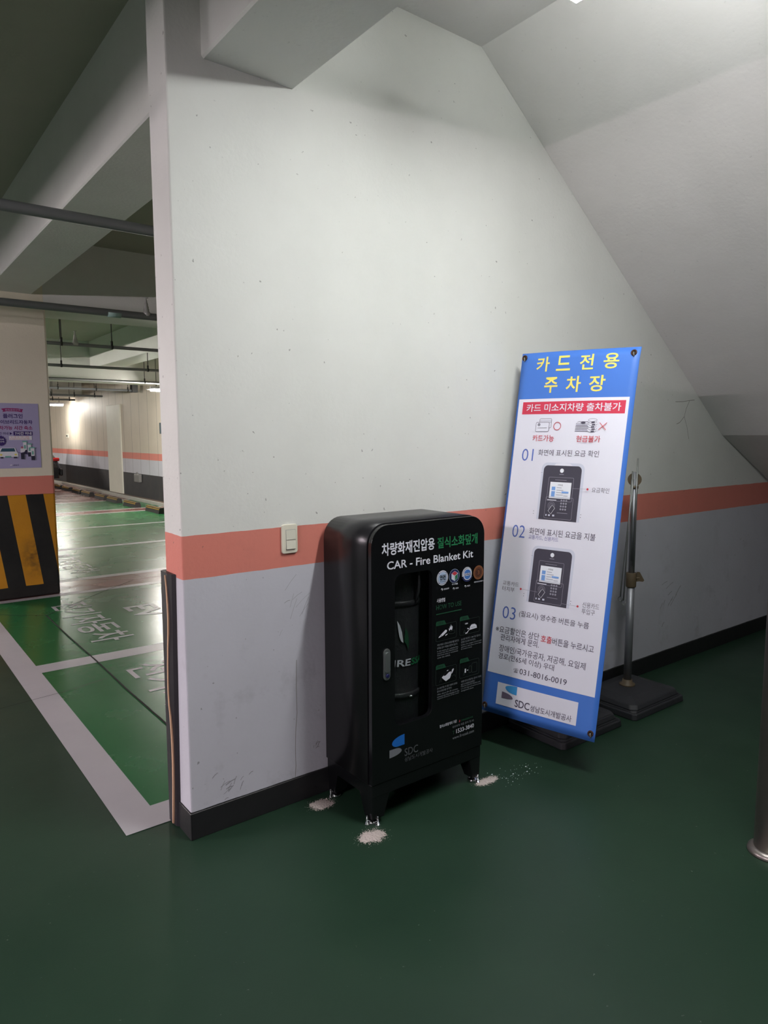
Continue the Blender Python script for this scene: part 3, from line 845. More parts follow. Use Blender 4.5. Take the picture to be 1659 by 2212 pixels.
hp = [(BX + 0.03 + 0.0 * t, BY - BR - 0.006 - 0.018 * math.sin(PI * t), 0.872 + 0.17 * t) for t in [i / 10 for i in range(11)]]
MB().tube(hp, 0.006, None, 8).build('carry_strap', bag, 'bag_black')
MB().tube([(BX - 0.01, BY - BR - 0.006, 0.468), (BX + 0.03, BY - BR - 0.004, 0.465)], 0.004, None, 8).build('buckle', bag, 'chrome')
def CYL(u, v, h):
    an = (u - BX) / BR; r = BR + 0.0035 + h
    return Vector((BX + r * math.sin(an), BY - r * math.cos(an), v))
a = Art(CYL)
a.text('FIRE', (0.742, 0.600, 0.845, 0.629), 'print_white', 0.02, 0.1)
a.text('SSAK', (0.848, 0.600, 0.950, 0.629), 'print_green', 0.02, 0.1)
a.poly([(0.786, 0.795), (0.797, 0.775), (0.806, 0.745), (0.812, 0.700), (0.802, 0.708), (0.794, 0.730), (0.789, 0.765)], 'print_white')
a.poly([(0.820, 0.765), (0.832, 0.740), (0.836, 0.710), (0.834, 0.668), (0.826, 0.690), (0.815, 0.706), (0.818, 0.735)], 'print_dark_green')
a.build('bag_print', bag, 'white and green leaf mark and lettering')

# drilling dust left round the feet
def dust(name, cx, cy, rx, ry, n_grain, label, spread=1.9, h=0.006):
    b = MB(); N = 120
    ph = [random.uniform(0, 6.28) for _ in range(5)]
    rad = [0.86 + sum(0.10 / (q + 1) * math.sin((q * 2 + 2) * k * 2 * PI / N + ph[q]) for q in range(5)) + random.uniform(-0.13, 0.13) for k in range(N)]
    c = b.bm.verts.new((cx, cy, h)); R1 = []; R2 = []
    for k in range(N):
        an = 2 * PI * k / N
        R1.append(b.bm.verts.new((cx + rx * 0.5 * math.cos(an), cy + ry * 0.5 * math.sin(an), h * random.uniform(0.6, 0.9))))
        R2.append(b.bm.verts.new((cx + rx * rad[k] * math.cos(an), cy + ry * rad[k] * math.sin(an), 0.0007)))
    for k in range(N):
        j = (k + 1) % N
        b.face([c, R1[k], R1[j]], 'dust', True); b.face([R1[k], R2[k], R2[j], R1[j]], 'dust', True)
    for _ in range(n_grain):
        an = random.uniform(0, 2 * PI); d = 0.72 + abs(random.gauss(0, 0.30)) * (spread - 0.9)
        s = random.uniform(0.0005, 0.0013) if d > 1.1 else random.uniform(0.0008, 0.0022)
        b.ball((cx + rx * d * math.cos(an), cy + ry * d * math.sin(an), s * 0.4), s, 'dust', 1, 1, 0.6, 1)
    return tag(b.build(name), label, 'dust', 'drilling dust by the cabinet feet', 'stuff')
dust('concrete_dust', 0.565, -0.405, 0.056, 0.044, 420, 'pale drilling dust heaped at the near left foot of the black cabinet')
dust('concrete_dust', 0.535, -0.085, 0.055, 0.040, 300, 'drilling dust by the rear left foot of the cabinet near the wall')
dust('concrete_dust', 1.232, -0.372, 0.062, 0.027, 380, 'pale drilling dust at the right front foot of the cabinet')
gr = MB()
for _ in range(70):
    t = random.random(); x = 1.27 + 0.26 * t + random.gauss(0, 0.02); y = -0.40 - 0.02 * t + random.gauss(0, 0.035); s = random.choice((0.0008, 0.001, 0.0012, 0.0018, 0.003))
    gr.ball((x, y, s * 0.4), s, 'print_white', 1.6, 1, 0.5, 1)
tag(gr.build('plaster_crumbs'), 'white plaster crumbs scattered between cabinet and banner stand', 'crumbs', None, 'stuff')

# ================================================================== BANNER STANDS
def stand_base(t, x0, x1, y0, y1):
    b = MB()
    def oct_(x0, x1, y0, y1, c): return [(x0 + c, y0), (x1 - c, y0), (x1, y0 + c), (x1, y1 - c), (x1 - c, y1), (x0 + c, y1), (x0, y1 - c), (x0, y0 + c)]
    def tier(o1, o2, z1, z2):
        A = [b.bm.verts.new((x, y, z1)) for x, y in o1]; B = [b.bm.verts.new((x, y, z2)) for x, y in o2]
        b.face(list(reversed(A)), 'rubber'); b.face(B, 'rubber')
        for i in range(len(A)): b.face([A[i], A[(i + 1) % len(A)], B[(i + 1) % len(A)], B[i]], 'rubber')
    i = 0.0
    tier(oct_(x0, x1, y0, y1, 0.018), oct_(x0 + .004, x1 - .004, y0 + .004, y1 - .004, 0.018), 0.0, 0.036)
    tier(oct_(x0 + .012, x1 - .012, y0 + .012, y1 - .012, 0.02), oct_(x0 + .02, x1 - .02, y0 + .02, y1 - .02, 0.02), 0.036, 0.046)
    tier(oct_(x0 + .016, x1 - .016, y0 + .016, y1 - .016, 0.03), oct_(x0 + .03, x1 - .03, y0 + .03, y1 - .03, 0.03), 0.046, 0.072)
    tier(oct_(x0 + .03, x1 - .03, y0 + .03, y1 - .03, 0.03), oct_(x0 + .10, x1 - .10, y0 + .10, y1 - .10, 0.02), 0.072, 0.086)
    bo = b.build('base', t); bo['label'] = 'black rubber foot block'
    bv = bo.modifiers.new('edge', 'BEVEL'); bv.width = 0.006; bv.segments = 2; bv.limit_method = 'ANGLE'
    return bo
def stand_pole(t, x, y, ztop, zc=0.715):
    p = MB(); p.tube([(x, y, 0.085), (x, y, zc)], 0.022, None, 18); p.build('lower_pole', t, 'pole_alu')
    p = MB(); p.tube([(x, y, zc - 0.02), (x, y, ztop)], 0.0175, None, 18); p.build('upper_pole', t, 'pole_alu')
    MB().lathe([(0.045, 0.084), (0.045, 0.094), (0.030, 0.098), (0.028, 0.118), (0.023, 0.120)], (x, y, 0), None, 20).build('pole_socket', t, 'clamp_brown')
    c = MB(); c.lathe([(0.0275, zc - 0.042), (0.0290, zc - 0.038), (0.0290, zc + 0.038), (0.0265, zc + 0.042)], (x, y, 0), None, 20)
    co = c.build('clamp', t, 'clamp_brown')
    k = MB(); d = Vector((0.72, -0.69, 0)); q = Vector((x, y, zc + 0.01)) + d * 0.027
    k.tube([q, q + d * 0.018], 0.009, None, 10)
    n = Vector((0.69, 0.72, 0))
    k.prism([(-0.008, 0.035), (0.008, 0.035), (0.034, -0.012), (0.026, -0.020), (0.004, -0.018), (-0.008, -0.02)], lambda u, v: q + d * (0.012 + u) - n * 0.006 + Vector((0, 0, v)), None, n * 0.012)
    k.build('wing_knob', co, 'clamp_brown')
    return co

# stand without a banner
x, y = 2.600, -0.185
st = thing('banner_stand', 'empty banner stand, bare metal pole on a black base beside the wall', 'stand', (x, y, 0), 'banner stands by the wall')
stand_base(st, 2.335, 2.845, -0.412, -0.012)
stand_pole(st, x, y, 1.340)
h = MB(); cdir = Vector((-0.82, -0.57, 0)).normalized(); hc = Vector((x, y, 1.295)) - cdir * 0.012
side = cdir.cross(Vector((0, 0, 1)))
P_ = [(0.038 * math.cos(2 * PI * i / 28), 0.038 * math.sin(2 * PI * i / 28)) for i in range(28)]
h.prism(P_, lambda u, v: hc + side * u + Vector((0, 0, v)), None, -cdir * 0.022)
h.tube([(x, y, 1.245), (x, y, 1.262)], 0.022, None, 18)
h.build('hub_disc', st, 'clamp_brown')
def rod(pts, r=0.0042): return MB().tube(pts, r, None, 8).build('folded_arm', st, 'wire_grey')
fr = Vector((x, y, 0)) + cdir * 0.024
def at(s, z): return fr + side * s + Vector((0, 0, z))
rod([at(-0.0045, 0.80), at(-0.008, 1.10), at(-0.012, 1.418)], 0.0045)
rod([at(0.006, 0.83), at(0.010, 1.10), at(0.014, 1.345)], 0.0045)
rod([at(0.038, 0.595), at(0.030, 0.88), at(0.016, 1.30)], 0.0040)
rod([at(0.056, 0.615), at(0.048, 0.75), at(0.030, 1.02), at(0.006, 1.30)], 0.0035)
for s, z in ((0.038, 0.595), (0.056, 0.615)):
    q = at(s, z); ring = [q + side * (0.012 * math.sin(t)) + Vector((0, 0, -0.012 + 0.012 * math.cos(t))) for t in [PI * 1.6 * i / 12 for i in range(13)]]
    MB().tube(ring, 0.0026, None, 6).build('hook', st, 'wire_grey')

# stand carrying the blue banner
x2, y2 = 1.995, -0.200
bs = thing('banner_stand', 'leaning blue and white card-only parking notice banner on its stand', 'stand', (x2, y2, 0), 'banner stands by the wall')
stand_base(bs, 1.742, 2.246, -0.400, -0.012)
stand_pole(bs, x2, y2, 1.30)
BL, BRc, TR, TL = Vector((1.488, -0.085, 0.179)), Vector((1.629, -0.652, 0.171)), Vector((1.902, -0.638, 1.946)), Vector((1.761, -0.071, 1.953))
BW, BH = 0.60, 1.75
BN = ((BRc - BL).cross(TL - BL)).normalized()
if BN.dot(Vector((-0.94, -2.45, 1.55)) - BL) < 0: BN = -BN
def BAN(u, v, h):
    s, t = u / BW, v / BH
    p = (BL * (1 - s) + BRc * s) * (1 - t) + (TL * (1 - s) + TR * s) * t
    top = max(0.0, (t - 0.955) / 0.045)
    bow = 0.006 * math.sin(PI * s) - 0.010 * top * top * s + 0.003 * math.sin(7 * t + 3 * s)
    return p + BN * (h + bow)
sh = MB(); NU, NV = 16, 48
for hh in (0.0, -0.0015):
    g_ = [[sh.bm.verts.new(BAN(BW * i / NU, BH * j / NV, hh)) for i in range(NU + 1)] for j in range(NV + 1)]
    for j in range(NV):
        for i in range(NU):
            sh.face([g_[j][i], g_[j][i + 1], g_[j + 1][i + 1], g_[j + 1][i]], 'banner_blue', True)
    if hh == 0.0: front = g_
    else: back = g_
rim = [(0, i) for i in range(NU)] + [(j, NU) for j in range(NV)] + [(NV, i) for i in range(NU, 0, -1)] + [(j, 0) for j in range(NV, 0, -1)]
for k in range(len(rim)):
    (j0, i0), (j1, i1) = rim[k], rim[(k + 1) % len(rim)]
    sh.face([front[j0][i0], front[j1][i1], back[j1][i1], back[j0][i0]], 'banner_blue')
sheet = sh.build('banner_sheet', bs)

def grid_panel(art, u0, v0, u1, v1, m, nu=14, nv=40):
    g_ = [[art.mb.bm.verts.new(art.p3(u0 + (u1 - u0) * i / nu, v0 + (v1 - v0) * j / nv, art.h)) for i in range(nu + 1)] for j in range(nv + 1)]
    for j in range(nv):
        for i in range(nu):
            art.mb.face([g_[j][i], g_[j][i + 1], g_[j + 1][i + 1], g_[j + 1][i]], m, True)
    art.h += art.step
a = Art(BAN, 0.0002, 0.0008)
grid_panel(a, 0.0100, 0.1935, 0.5770, 1.5270, 'banner_white'); a.build('white_panel', sheet, 'white notice panel')
H1 = 0.0014
a = Art(BAN, 0.0002, H1)
for ch, u0, u1 in (('카', .0885, .1596), ('드', .1971, .2709), ('전', .3179, .3861), ('용', .4345, .5082)):
    a = Art(BAN, 0.0002, H1); a.text(ch, (u0, 1.656, u1, 1.7275), 'banner_yellow', 0.016); a.build('title_letter', sheet, 'yellow title letter')
for ch, u0, u1 in (('주', .1437, .2151), ('차', .2597, .3351), ('장', .3757, .4544)):
    a = Art(BAN, 0.0002, H1); a.text(ch, (u0, 1.5540, u1, 1.6280), 'banner_yellow', 0.016); a.build('title_letter', sheet, 'yellow title letter')
a = Art(BAN, 0.0002, H1)
grid_panel(a, 0.0355, 1.4535, 0.5630, 1.5125, 'banner_red', 14, 2); a.h += 0.0004
a.text('카드 미소지차량 출차불가', (0.0590, 1.4650, 0.5430, 1.5025), 'print_white', 0.012)
a.build('warning_strip', sheet, 'red strip with white lettering')
a = Art(BAN, 0.0002, H1)
T_ = 'banner_text'
# cards allowed
a.frame(0.1405, 1.3880, 0.2055, 1.4310, 0.0018, T_, 0.006); a.strip([(0.1415, 1.4200), (0.2045, 1.4200)], 0.0014, T_); a.strip([(0.1415, 1.4130), (0.2045, 1.4130)], 0.0014, T_)
a.rrect(0.1225, 1.3700, 0.1945, 1.4140, 0.006, 'banner_white'); a.frame(0.1225, 1.3700, 0.1945, 1.4140, 0.0020, T_, 0.006)
a.disc(0.1390, 1.4030, 0.0068, 'terminal_line', n=16); a.ring(0.1390, 1.4030, 0.0068, 0.0012, T_, n=16); a.strip([(0.1320, 1.4030), (0.1460, 1.4030)], 0.001, T_); a.strip([(0.1325, 1.3880), (0.1850, 1.3880)], 0.0014, T_)
a.ring(0.2388, 1.3960, 0.0185, 0.0030, 'banner_redtext', 0.0178)
a.text('카드가능', (0.1122, 1.3235, 0.2280, 1.3536), 'banner_redtext', 0.006); a.build('card_pictogram', sheet, 'card pictogram with a red ring and caption'); a = Art(BAN, 0.0002, H1)
# cash refused
for k in range(5): a.strip([(0.3320 + 0.0006 * k, 1.3725 + 0.0068 * k), (0.3960, 1.3725 + 0.0068 * k)], 0.0026, T_)
a.strip([(0.3345, 1.4065), (0.3470, 1.4170), (0.3960, 1.4170), (0.3960, 1.4055)], 0.0016, T_, True); a.disc(0.3700, 1.4115, 0.0125, T_, 0.0045, 18)
for k in range(5):
    cx_ = 0.4175 + (0.0015 if k % 2 else -0.0015); v = 1.3760 + 0.0100 * k
    a.poly(a.cpts(cx_, v, 0.0215, 0.0075, 14, 180, 360) + [(cx_ + 0.0215, v + 0.007), (cx_ - 0.0215, v + 0.007)], 'banner_white')
    a.strip(a.cpts(cx_, v, 0.0215, 0.0075, 14, 180, 360), 0.0014, T_); a.poly([(cx_ - 0.004, v - 0.0070), (cx_ + 0.012, v - 0.0058), (cx_ + 0.012, v), (cx_ - 0.004, v - 0.0012)], T_)
a.disc(0.4175, 1.4230, 0.0215, 'banner_white', 0.0065); a.ring(0.4175, 1.4230, 0.0215, 0.0014, T_, 0.0065)
a.strip([(0.4495, 1.3790), (0.4875, 1.4115)], 0.0028, 'banner_redtext'); a.strip([(0.4525, 1.4115), (0.4855, 1.3785)], 0.0028, 'banner_redtext')
a.text('현금불가', (0.3464, 1.3218, 0.4646, 1.3519), 'banner_redtext', 0.006)
a.build('cash_pictogram', sheet, 'cash pictogram with a red cross and caption')
def para(name, label, *rows):
    a = Art(BAN, 0.0002, H1)
    for r in rows: a.text(*r)
    a.build(name, sheet, label)
para('step_number', 'blue numeral 01', ('01', (0.0615, 1.2290, 0.1250, 1.2870), 'banner_numeral', -0.006))
para('step_number', 'blue numeral 02', ('02', (0.0573, 0.8584, 0.1283, 0.9183), 'banner_numeral', -0.006))
para('step_number', 'blue numeral 03', ('03', (0.0577, 0.4635, 0.1310, 0.5225), 'banner_numeral', -0.006))
para('step_text', 'first instruction line', ('화면에 표시된 요금 확인', (0.1517, 1.2560, 0.4647, 1.2855), T_, 0.003))
para('step_text', 'second instruction line with a violet subline', ('화면에 표시된 요금을 지불', (0.1516, 0.8802, 0.4932, 0.9125), T_, 0.003), ('교통카드, 신용카드', (0.1510, 0.8570, 0.3107, 0.8778), 'banner_subtext', 0.0))
para('step_text', 'third instruction line', ('(필요시) 영수증 버튼을 누름', (0.1507, 0.4815, 0.5106, 0.5142), T_, 0.003))
para('callout_text', None, ('요금확인', (0.4499, 1.0967, 0.5331, 1.1196), T_, -0.004))
para('callout_text', None, ('교통카드', (0.0390, 0.6228, 0.1293, 0.6435), T_, -0.004), ('터치부', (0.0396, 0.5944, 0.1085, 0.6172), T_, -0.004))
para('callout_text', None, ('신용카드', (0.4679, 0.5782, 0.5484, 0.6034), T_, -0.004), ('투입구', (0.4679, 0.5493, 0.5311, 0.5738), T_, -0.004))
para('note_text', 'grey note with one red word', ('※요금할인은 상단', (0.0300, 0.3916, 0.2721, 0.4245), T_, 0.003), ('호출', (0.2819, 0.3875, 0.3386, 0.4205), 'banner_redtext', 0.012), ('버튼을 누르시고', (0.3421, 0.3855, 0.5466, 0.4180), T_, 0.003), ('관리자에게 문의.', (0.0631, 0.3565, 0.2761, 0.3875), T_, 0.003))
para('note_text', None, ('장애인/국가유공자, 저공해, 요일제', (0.0621, 0.3010, 0.5176, 0.3355), T_, 0.003), ('경로(만65세 이상) 우대', (0.0632, 0.2630, 0.3666, 0.2965), T_, 0.003))
para('phone_number', None, ('☎', (0.1563, 0.2185, 0.1830, 0.2400), T_), ('031-8016-0019', (0.1905, 0.2175, 0.4372, 0.2435), T_, 0.003))
def terminal(v0, callout):
    a = Art(BAN, 0.0002, H1)
    u0, u1 = 0.1925, 0.3905; v1 = v0 + 0.2555; r = 0.022
    top = lambda x0, x1, y0, y1, r: [(x0, y0), (x1, y0)] + a.cpts(x1 - r, y1 - r, r, None, 6, 0, 90) + a.cpts(x0 + r, y1 - r, r, None, 6, 90, 180)
    a.poly(top(u0 - 0.012, u1 + 0.014, v0, v1 + 0.013, r + 0.008), 'terminal_rim'); a.poly(top(u0, u1, v0, v1, r), 'terminal_dark')
    cu_ = (u0 + u1) / 2 - 0.002
    a.disc(cu_, v1 - 0.023, 0.0100, 'screen_white', n=20); a.strip([(cu_ - 0.012, v1 - 0.0405), (cu_ + 0.012, v1 - 0.0405)], 0.0025, 'terminal_line')
    a.frame(u0 + 0.033, v1 - 0.165, u1 - 0.033 - 0.002, v1 - 0.055, 0.0014, 'terminal_line', 0.005)
    a.strip([(cu_ - 0.03, v1 - 0.067), (cu_ + 0.03, v1 - 0.067)], 0.002, 'terminal_line')
    s0, s1, t0, t1 = u0 + 0.044, u1 - 0.044, v1 - 0.153, v1 - 0.077
    a.rect(s0, t0, s1, t1, 'screen_white')
    a.text('수박요금', (s0 + 0.040, t1 - 0.017, s0 + 0.066, t1 - 0.009), T_, 0.01)
    a.rect(s0 + 0.010, t1 - 0.039, s0 + 0.029, t1 - 0.022, 'screen_blue'); a.rect(s0 + 0.010, t1 - 0.068, s0 + 0.029, t1 - 0.043, 'screen_blue')
    for k in range(4): a.strip([(s0 + 0.036, t1 - 0.026 - 0.011 * k), (s0 + 0.062 + 0.010 * (k % 2), t1 - 0.026 - 0.011 * k)], 0.0022, 'terminal_line')
    a.rect(s0 + 0.064, t1 - 0.050, s1 - 0.010, t1 - 0.042, 'screen_blue'); a.strip([(s0 + 0.075, t1 - 0.062), (s1 - 0.012, t1 - 0.062)], 0.0022, 'terminal_line')
    a.frame(u0 + 0.030, v0 + 0.008, u1 - 0.026, v0 + 0.108, 0.0014, 'terminal_line', 0.005)
    a.strip([(u0 + 0.038, v0 + 0.094), (u0 + 0.086, v0 + 0.094)], 0.003, 'screen_white')
    c = (u0 + 0.063, v0 + 0.068)
    for r_ in (0.007, 0.012, 0.018): a.ring(c[0], c[1], r_, 0.0014, 'terminal_line', n=20)
    a.poly([(c[0] - 0.014, c[1] - 0.026), (c[0] + 0.004, c[1] + 0.002), (c[0] + 0.020, c[1] - 0.011), (c[0] + 0.002, c[1] - 0.040)], 'terminal_dark')
    a.strip([(c[0] - 0.014, c[1] - 0.026), (c[0] + 0.004, c[1] + 0.002), (c[0] + 0.020, c[1] - 0.011), (c[0] + 0.002, c[1] - 0.040)], 0.0018, 'screen_white', True)
    for k, w in ((0.038, 0.006), (0.052, 0.010), (0.074, 0.011)): a.rect(u0 + k, v0 + 0.018, u0 + k + w, v0 + 0.026, 'terminal_rim')
    for i in range(4):
        for j in range(3): a.disc(u0 + 0.114 + 0.0125 * j, v0 + 0.094 - 0.0135 * i, 0.0048, 'terminal_line', n=12)
    a.strip([(u0 + 0.098, v0 + 0.036), (u0 + 0.152, v0 + 0.036)], 0.0022, 'terminal_line')
    for du in (-0.026, 0.022):
        uu = u0 + du if du < 0 else u1 + du
        for dv in (0.036, 0.024): a.disc(uu, v0 + dv, 0.0018, T_, n=8)
    a.strip([(u0 - 0.010, v1 - 0.036), (u0, v1 - 0.036)], 0.0012, 'terminal_line')
    for (ua, va, ub, vb) in callout:
        a.strip([(ua, va), (ub, vb)], 0.0012, 'terminal_line'); a.disc(ub, vb, 0.0052, 'banner_redtext', n=16)
    a.build('terminal_picture', sheet, 'picture of a dark payment terminal')
terminal(0.9560, [(0.3560, 1.1090, 0.4322, 1.1090)])
terminal(0.5620, [(0.2400, 0.6150, 0.1475, 0.6166), (0.3700, 0.5800, 0.4490, 0.5800)])
a = Art(BAN, 0.0002, H1)
grid_panel(a, 0.0775, 0.0500, 0.5050, 0.1555, 'banner_white', 10, 2); a.h += 0.0004
a.poly([(0.1891, 0.1543)] + [(0.1232 + 0.0659 * (1 - math.cos(t)), 0.1395 + 0.0148 * math.sin(t)) for t in [math.pi / 2 * (1 - i / 12) for i in range(12)]] + [(0.1232 + 0.0659 * (1 - math.cos(t)), 0.1395 - 0.0255 * math.sin(t)) for t in [math.pi / 2 * i / 10 for i in range(11)]], 'logo_blue')
a.poly([(0.1069, 0.1150)] + [(0.1069 + 0.0639 * math.sin(t), 0.0925 + 0.0225 * math.cos(t)) for t in [math.pi / 2 * i / 12 for i in range(1, 13)]] + [(0.1708 - 0.0639 * (1 - math.cos(t)), 0.0925 - 0.0070 * math.sin(t)) for t in [math.pi / 2 * i / 8 for i in range(1, 9)]], 'logo_purple')
a.text('SDC', (0.1851, 0.0605, 0.2653, 0.0950), T_, 0.012); a.text('성남도시개발공사', (0.2699, 0.0605, 0.4814, 0.0895), T_, 0.002)
a.build('operator_logo', sheet, 'white panel with a blue and purple leaf mark')
# eyelets, hooks and the stand arms behind the sheet
hubc = Vector((x2, y2, 1.26)); clc = Vector((x2, y2, 0.74))
MB().lathe([(0.026, 1.225), (0.030, 1.23), (0.030, 1.29), (0.026, 1.30)], (x2, y2, 0), None, 18).build('hub_disc', bs, 'clamp_brown')
for u, v, src in ((0.016, BH - 0.022, hubc), (BW - 0.030, BH - 0.026, hubc), (0.016, 0.030, clc), (BW - 0.022, 0.034, clc)):
    e = MB(); N = 20
    pts = [BAN(u + 0.0105 * math.cos(2 * PI * k / N), v + 0.0105 * math.sin(2 * PI * k / N), 0.002) for k in range(N + 1)]
    e.tube(pts, 0.0040, None, 8, False)
    dk = [e.bm.verts.new(BAN(u + 0.008 * math.cos(2 * PI * k / N), v + 0.008 * math.sin(2 * PI * k / N), 0.0016)) for k in range(N)]
    e.face(dk, 'crack'); e.mi('eyelet')
    for f in e.bm.faces:
        f.material_index = e.mi('crack') if len(f.verts) == N else e.mi('eyelet')
    e.mats = [m if m != 'plain_paint' else 'eyelet' for m in e.mats]
    e.build('eyelet', sheet)
    tip = BAN(u, v, 0.007)
    MB().tube([src, src.lerp(BAN(u, v, -0.03), 0.5), BAN(u, v, -0.03), BAN(u, v, -0.006)], 0.0045, None, 8).build('arm', bs, 'wire_grey')
    MB().tube([BAN(u, v, -0.006), tip, BAN(u + 0.004, v - 0.012, 0.008), BAN(u + 0.003, v - 0.018, 0.004)], 0.0028, None, 8).build('hook', bs, 'wire_grey')

# ================================================================== SMALL WALL THINGS
sw = thing('light_switch', 'ivory double light switch on the orange band left of the cabinet', 'switch', (0.448, 0, 1.133))
pts = Art(None).rpts(0.411, 1.0745, 0.4845, 1.1935, 0.012)
p = MB().prism(pts, lambda u, v: Vector((u, -0.0005, v)), None, Vector((0, -0.0095, 0))).build('cover_plate', sw, 'switch_ivory')
pb = p.modifiers.new('edge', 'BEVEL'); pb.width = 0.003; pb.segments = 3; pb.limit_method = 'ANGLE'
MB().box(0.4295, 0.4735, -0.0106, -0.009, 1.0900, 1.1720, None).build('rocker_frame', sw, 'print_grey')
def rocker(z0, z1, dt, db):
    b = MB(); x0, x1 = 0.4305, 0.4725
    vs = [(x0, -0.0095, z0), (x1, -0.0095, z0), (x1, -0.0095, z1), (x0, -0.0095, z1), (x0, -0.0105 - db, z0), (x1, -0.0105 - db, z0), (x1, -0.0105 - dt, z1), (x0, -0.0105 - dt, z1)]
    V = [b.bm.verts.new(v) for v in vs]
    for f in ((0, 1, 2, 3), (4, 5, 6, 7), (0, 1, 5, 4), (1, 2, 6, 5), (2, 3, 7, 6), (3, 0, 4, 7)): b.face([V[i] for i in f], 'switch_rocker')
    o = b.build('rocker', sw)
rocker(1.1315, 1.1710, 0.0005, 0.0035); rocker(1.0930, 1.1300, 0.0008, 0.0055)

# rubber edge guard leaning on the back edge of the wall end
gd = thing('edge_guard', 'black rubber edge guard with a thin beige line at the wall end', 'edge guard', (-0.008, 0.15, 0.0))
g = MB()
prf = [(-0.0005, 0.104), (-0.0005, 0.176), (0.055, 0.1765), (0.055, 0.190), (-0.002, 0.198), (-0.016, 0.188), (-0.018, 0.150), (-0.013, 0.118)]
tw = [(x - 0.0, y - 0.030 * 1.0 + 0.0) for x, y in prf]
A = [g.bm.verts.new((x, y + 0.006, 0.004)) for x, y in prf]
B = [g.bm.verts.new((x, (y if y > 0.17 else y - 0.036), 1.030)) for x, y in prf]
g.face(list(reversed(A)), 'guard_black'); g.face(B, 'guard_black')
for i in range(len(A)): g.face([A[i], A[(i + 1) % len(A)], B[(i + 1) % len(A)], B[i]], 'guard_black')
g.build('guard_body', gd)
sl = [(0.132, 1.02), (0.123, 0.976), (0.117, 0.908), (0.116, 0.855), (0.121, 0.792), (0.131, 0.727), (0.138, 0.662), (0.142, 0.611), (0.144, 0.546), (0.140, 0.501), (0.132, 0.46), (0.127, 0.404), (0.124, 0.347), (0.125, 0.259), (0.130, 0.168), (0.138, 0.075), (0.144, 0.010)]
b = MB(); L = []
for i, (yy, zz) in enumerate(sl):
    w = 0.0042 if 0 < i < len(sl) - 1 else 0.003
    L.append([b.bm.verts.new((xx, yy + s * w, zz)) for xx, s in ((-0.0150, -1), (-0.0215, -1), (-0.0215, 1), (-0.0150, 1))])
for p0, p1 in zip(L, L[1:]):
    for k in range(4): b.face([p0[k], p0[(k + 1) % 4], p1[(k + 1) % 4], p1[k]], 'guard_strip')
b.face(L[0], 'guard_strip'); b.face(list(reversed(L[-1])), 'guard_strip')
b.build('edge_strip', gd)['label'] = 'wavy beige strip'

# handrail post at the right edge
hp = thing('handrail_post', 'round stainless steel post with a floor flange at the right edge', 'post', (1.675, -1.395, 0))
MB().tube([(1.675, -1.395, 0.02), (1.675, -1.395, 3.20)], 0.054, None, 40).build('post_tube', hp, 'rail_steel')
MB().lathe([(0.074, 0.0), (0.076, 0.004), (0.073, 0.014), (0.064, 0.021), (0.0555, 0.024)], (1.675, -1.395, 0.0), None, 40).build('base_flange', hp, 'rail_steel')

# ================================================================== POSTER ON THE PILLAR
ps = thing('wall_poster', 'lilac electric car charging poster on the pillar at the left edge', 'poster', (0.33, 4.852, 1.555))
MB().box(0.085, 0.507, 4.851, 4.8546, 1.252, 1.858).build('sheet', ps, 'poster_lilac')
PO = lambda u, v, h: Vector((u, 4.851 - h, v))
a = Art(PO, 0.0003)
a.poly([(0.190, 1.806), (0.235, 1.812), (0.33, 1.811), (0.377, 1.803), (0.366, 1.787), (0.370, 1.774), (0.330, 1.782), (0.240, 1.784), (0.203, 1.776), (0.207, 1.790)], 'poster_magenta')
a.text('완속충전구역', (0.224, 1.787, 0.350, 1.805), 'poster_lilac', 0.01)
a.text('플러그인', (0.2030, 1.7185, 0.3685, 1.7610), 'poster_indigo', 0.025)
a.text('하이브리드자동차', (0.1390, 1.6650, 0.4495, 1.7030), 'poster_indigo', 0.022)
a.text('주차가능 시간 축소', (0.1300, 1.6110, 0.4465, 1.6490), 'poster_magenta', 0.018)
a.text('14시간 이내 ▶', (0.1160, 1.5640, 0.2720, 1.5900), 'poster_indigo', 0.012)
a.rrect(0.2820, 1.5590, 0.4440, 1.5970, 0.005, 'poster_indigo'); a.text('7시간 이내', (0.2950, 1.5640, 0.4350, 1.5925), 'poster_white', 0.02)
a.rect(0.2428, 1.5165, 0.4362, 1.5535, 'poster_white')
a.text("'25. 2월 5일, 개정 시행일", (0.2560, 1.5390, 0.4120, 1.5500), 'print_red', 0.004); a.text('전기자동차·하이브리드자동차 해당', (0.2500, 1.5210, 0.4150, 1.5320), 'print_red', 0.004)
bd = [(0.170 + (0.050 if k % 2 else 0.043) * math.cos(2 * PI * k / 32), 1.510 + (0.050 if k % 2 else 0.043) * math.sin(2 * PI * k / 32)) for k in range(32)]
a.poly(bd, 'poster_indigo'); a.text('전기차', (0.140, 1.515, 0.200, 1.530), 'poster_white', 0.02); a.text('충전구역', (0.140, 1.493, 0.200, 1.507), 'poster_white', 0.02)
# parked car seen from the front
a.poly([(0.130, 1.400), (0.145, 1.404), (0.170, 1.444), (0.288, 1.444), (0.300, 1.404), (0.312, 1.395), (0.312, 1.360), (0.150, 1.358), (0.130, 1.362)], 'poster_white')
a.poly([(0.163, 1.409), (0.178, 1.440), (0.281, 1.440), (0.289, 1.409)], 'poster_teal')
a.rect(0.160, 1.346, 0.186, 1.360, 'poster_dark'); a.rect(0.272, 1.346, 0.300, 1.360, 'poster_dark'); a.rrect(0.200, 1.354, 0.252, 1.368, 0.004, 'poster_mint')
a.disc(0.290, 1.380, 0.011, 'banner_yellow', 0.008, 14); a.disc(0.168, 1.380, 0.011, 'banner_yellow', 0.008, 14)
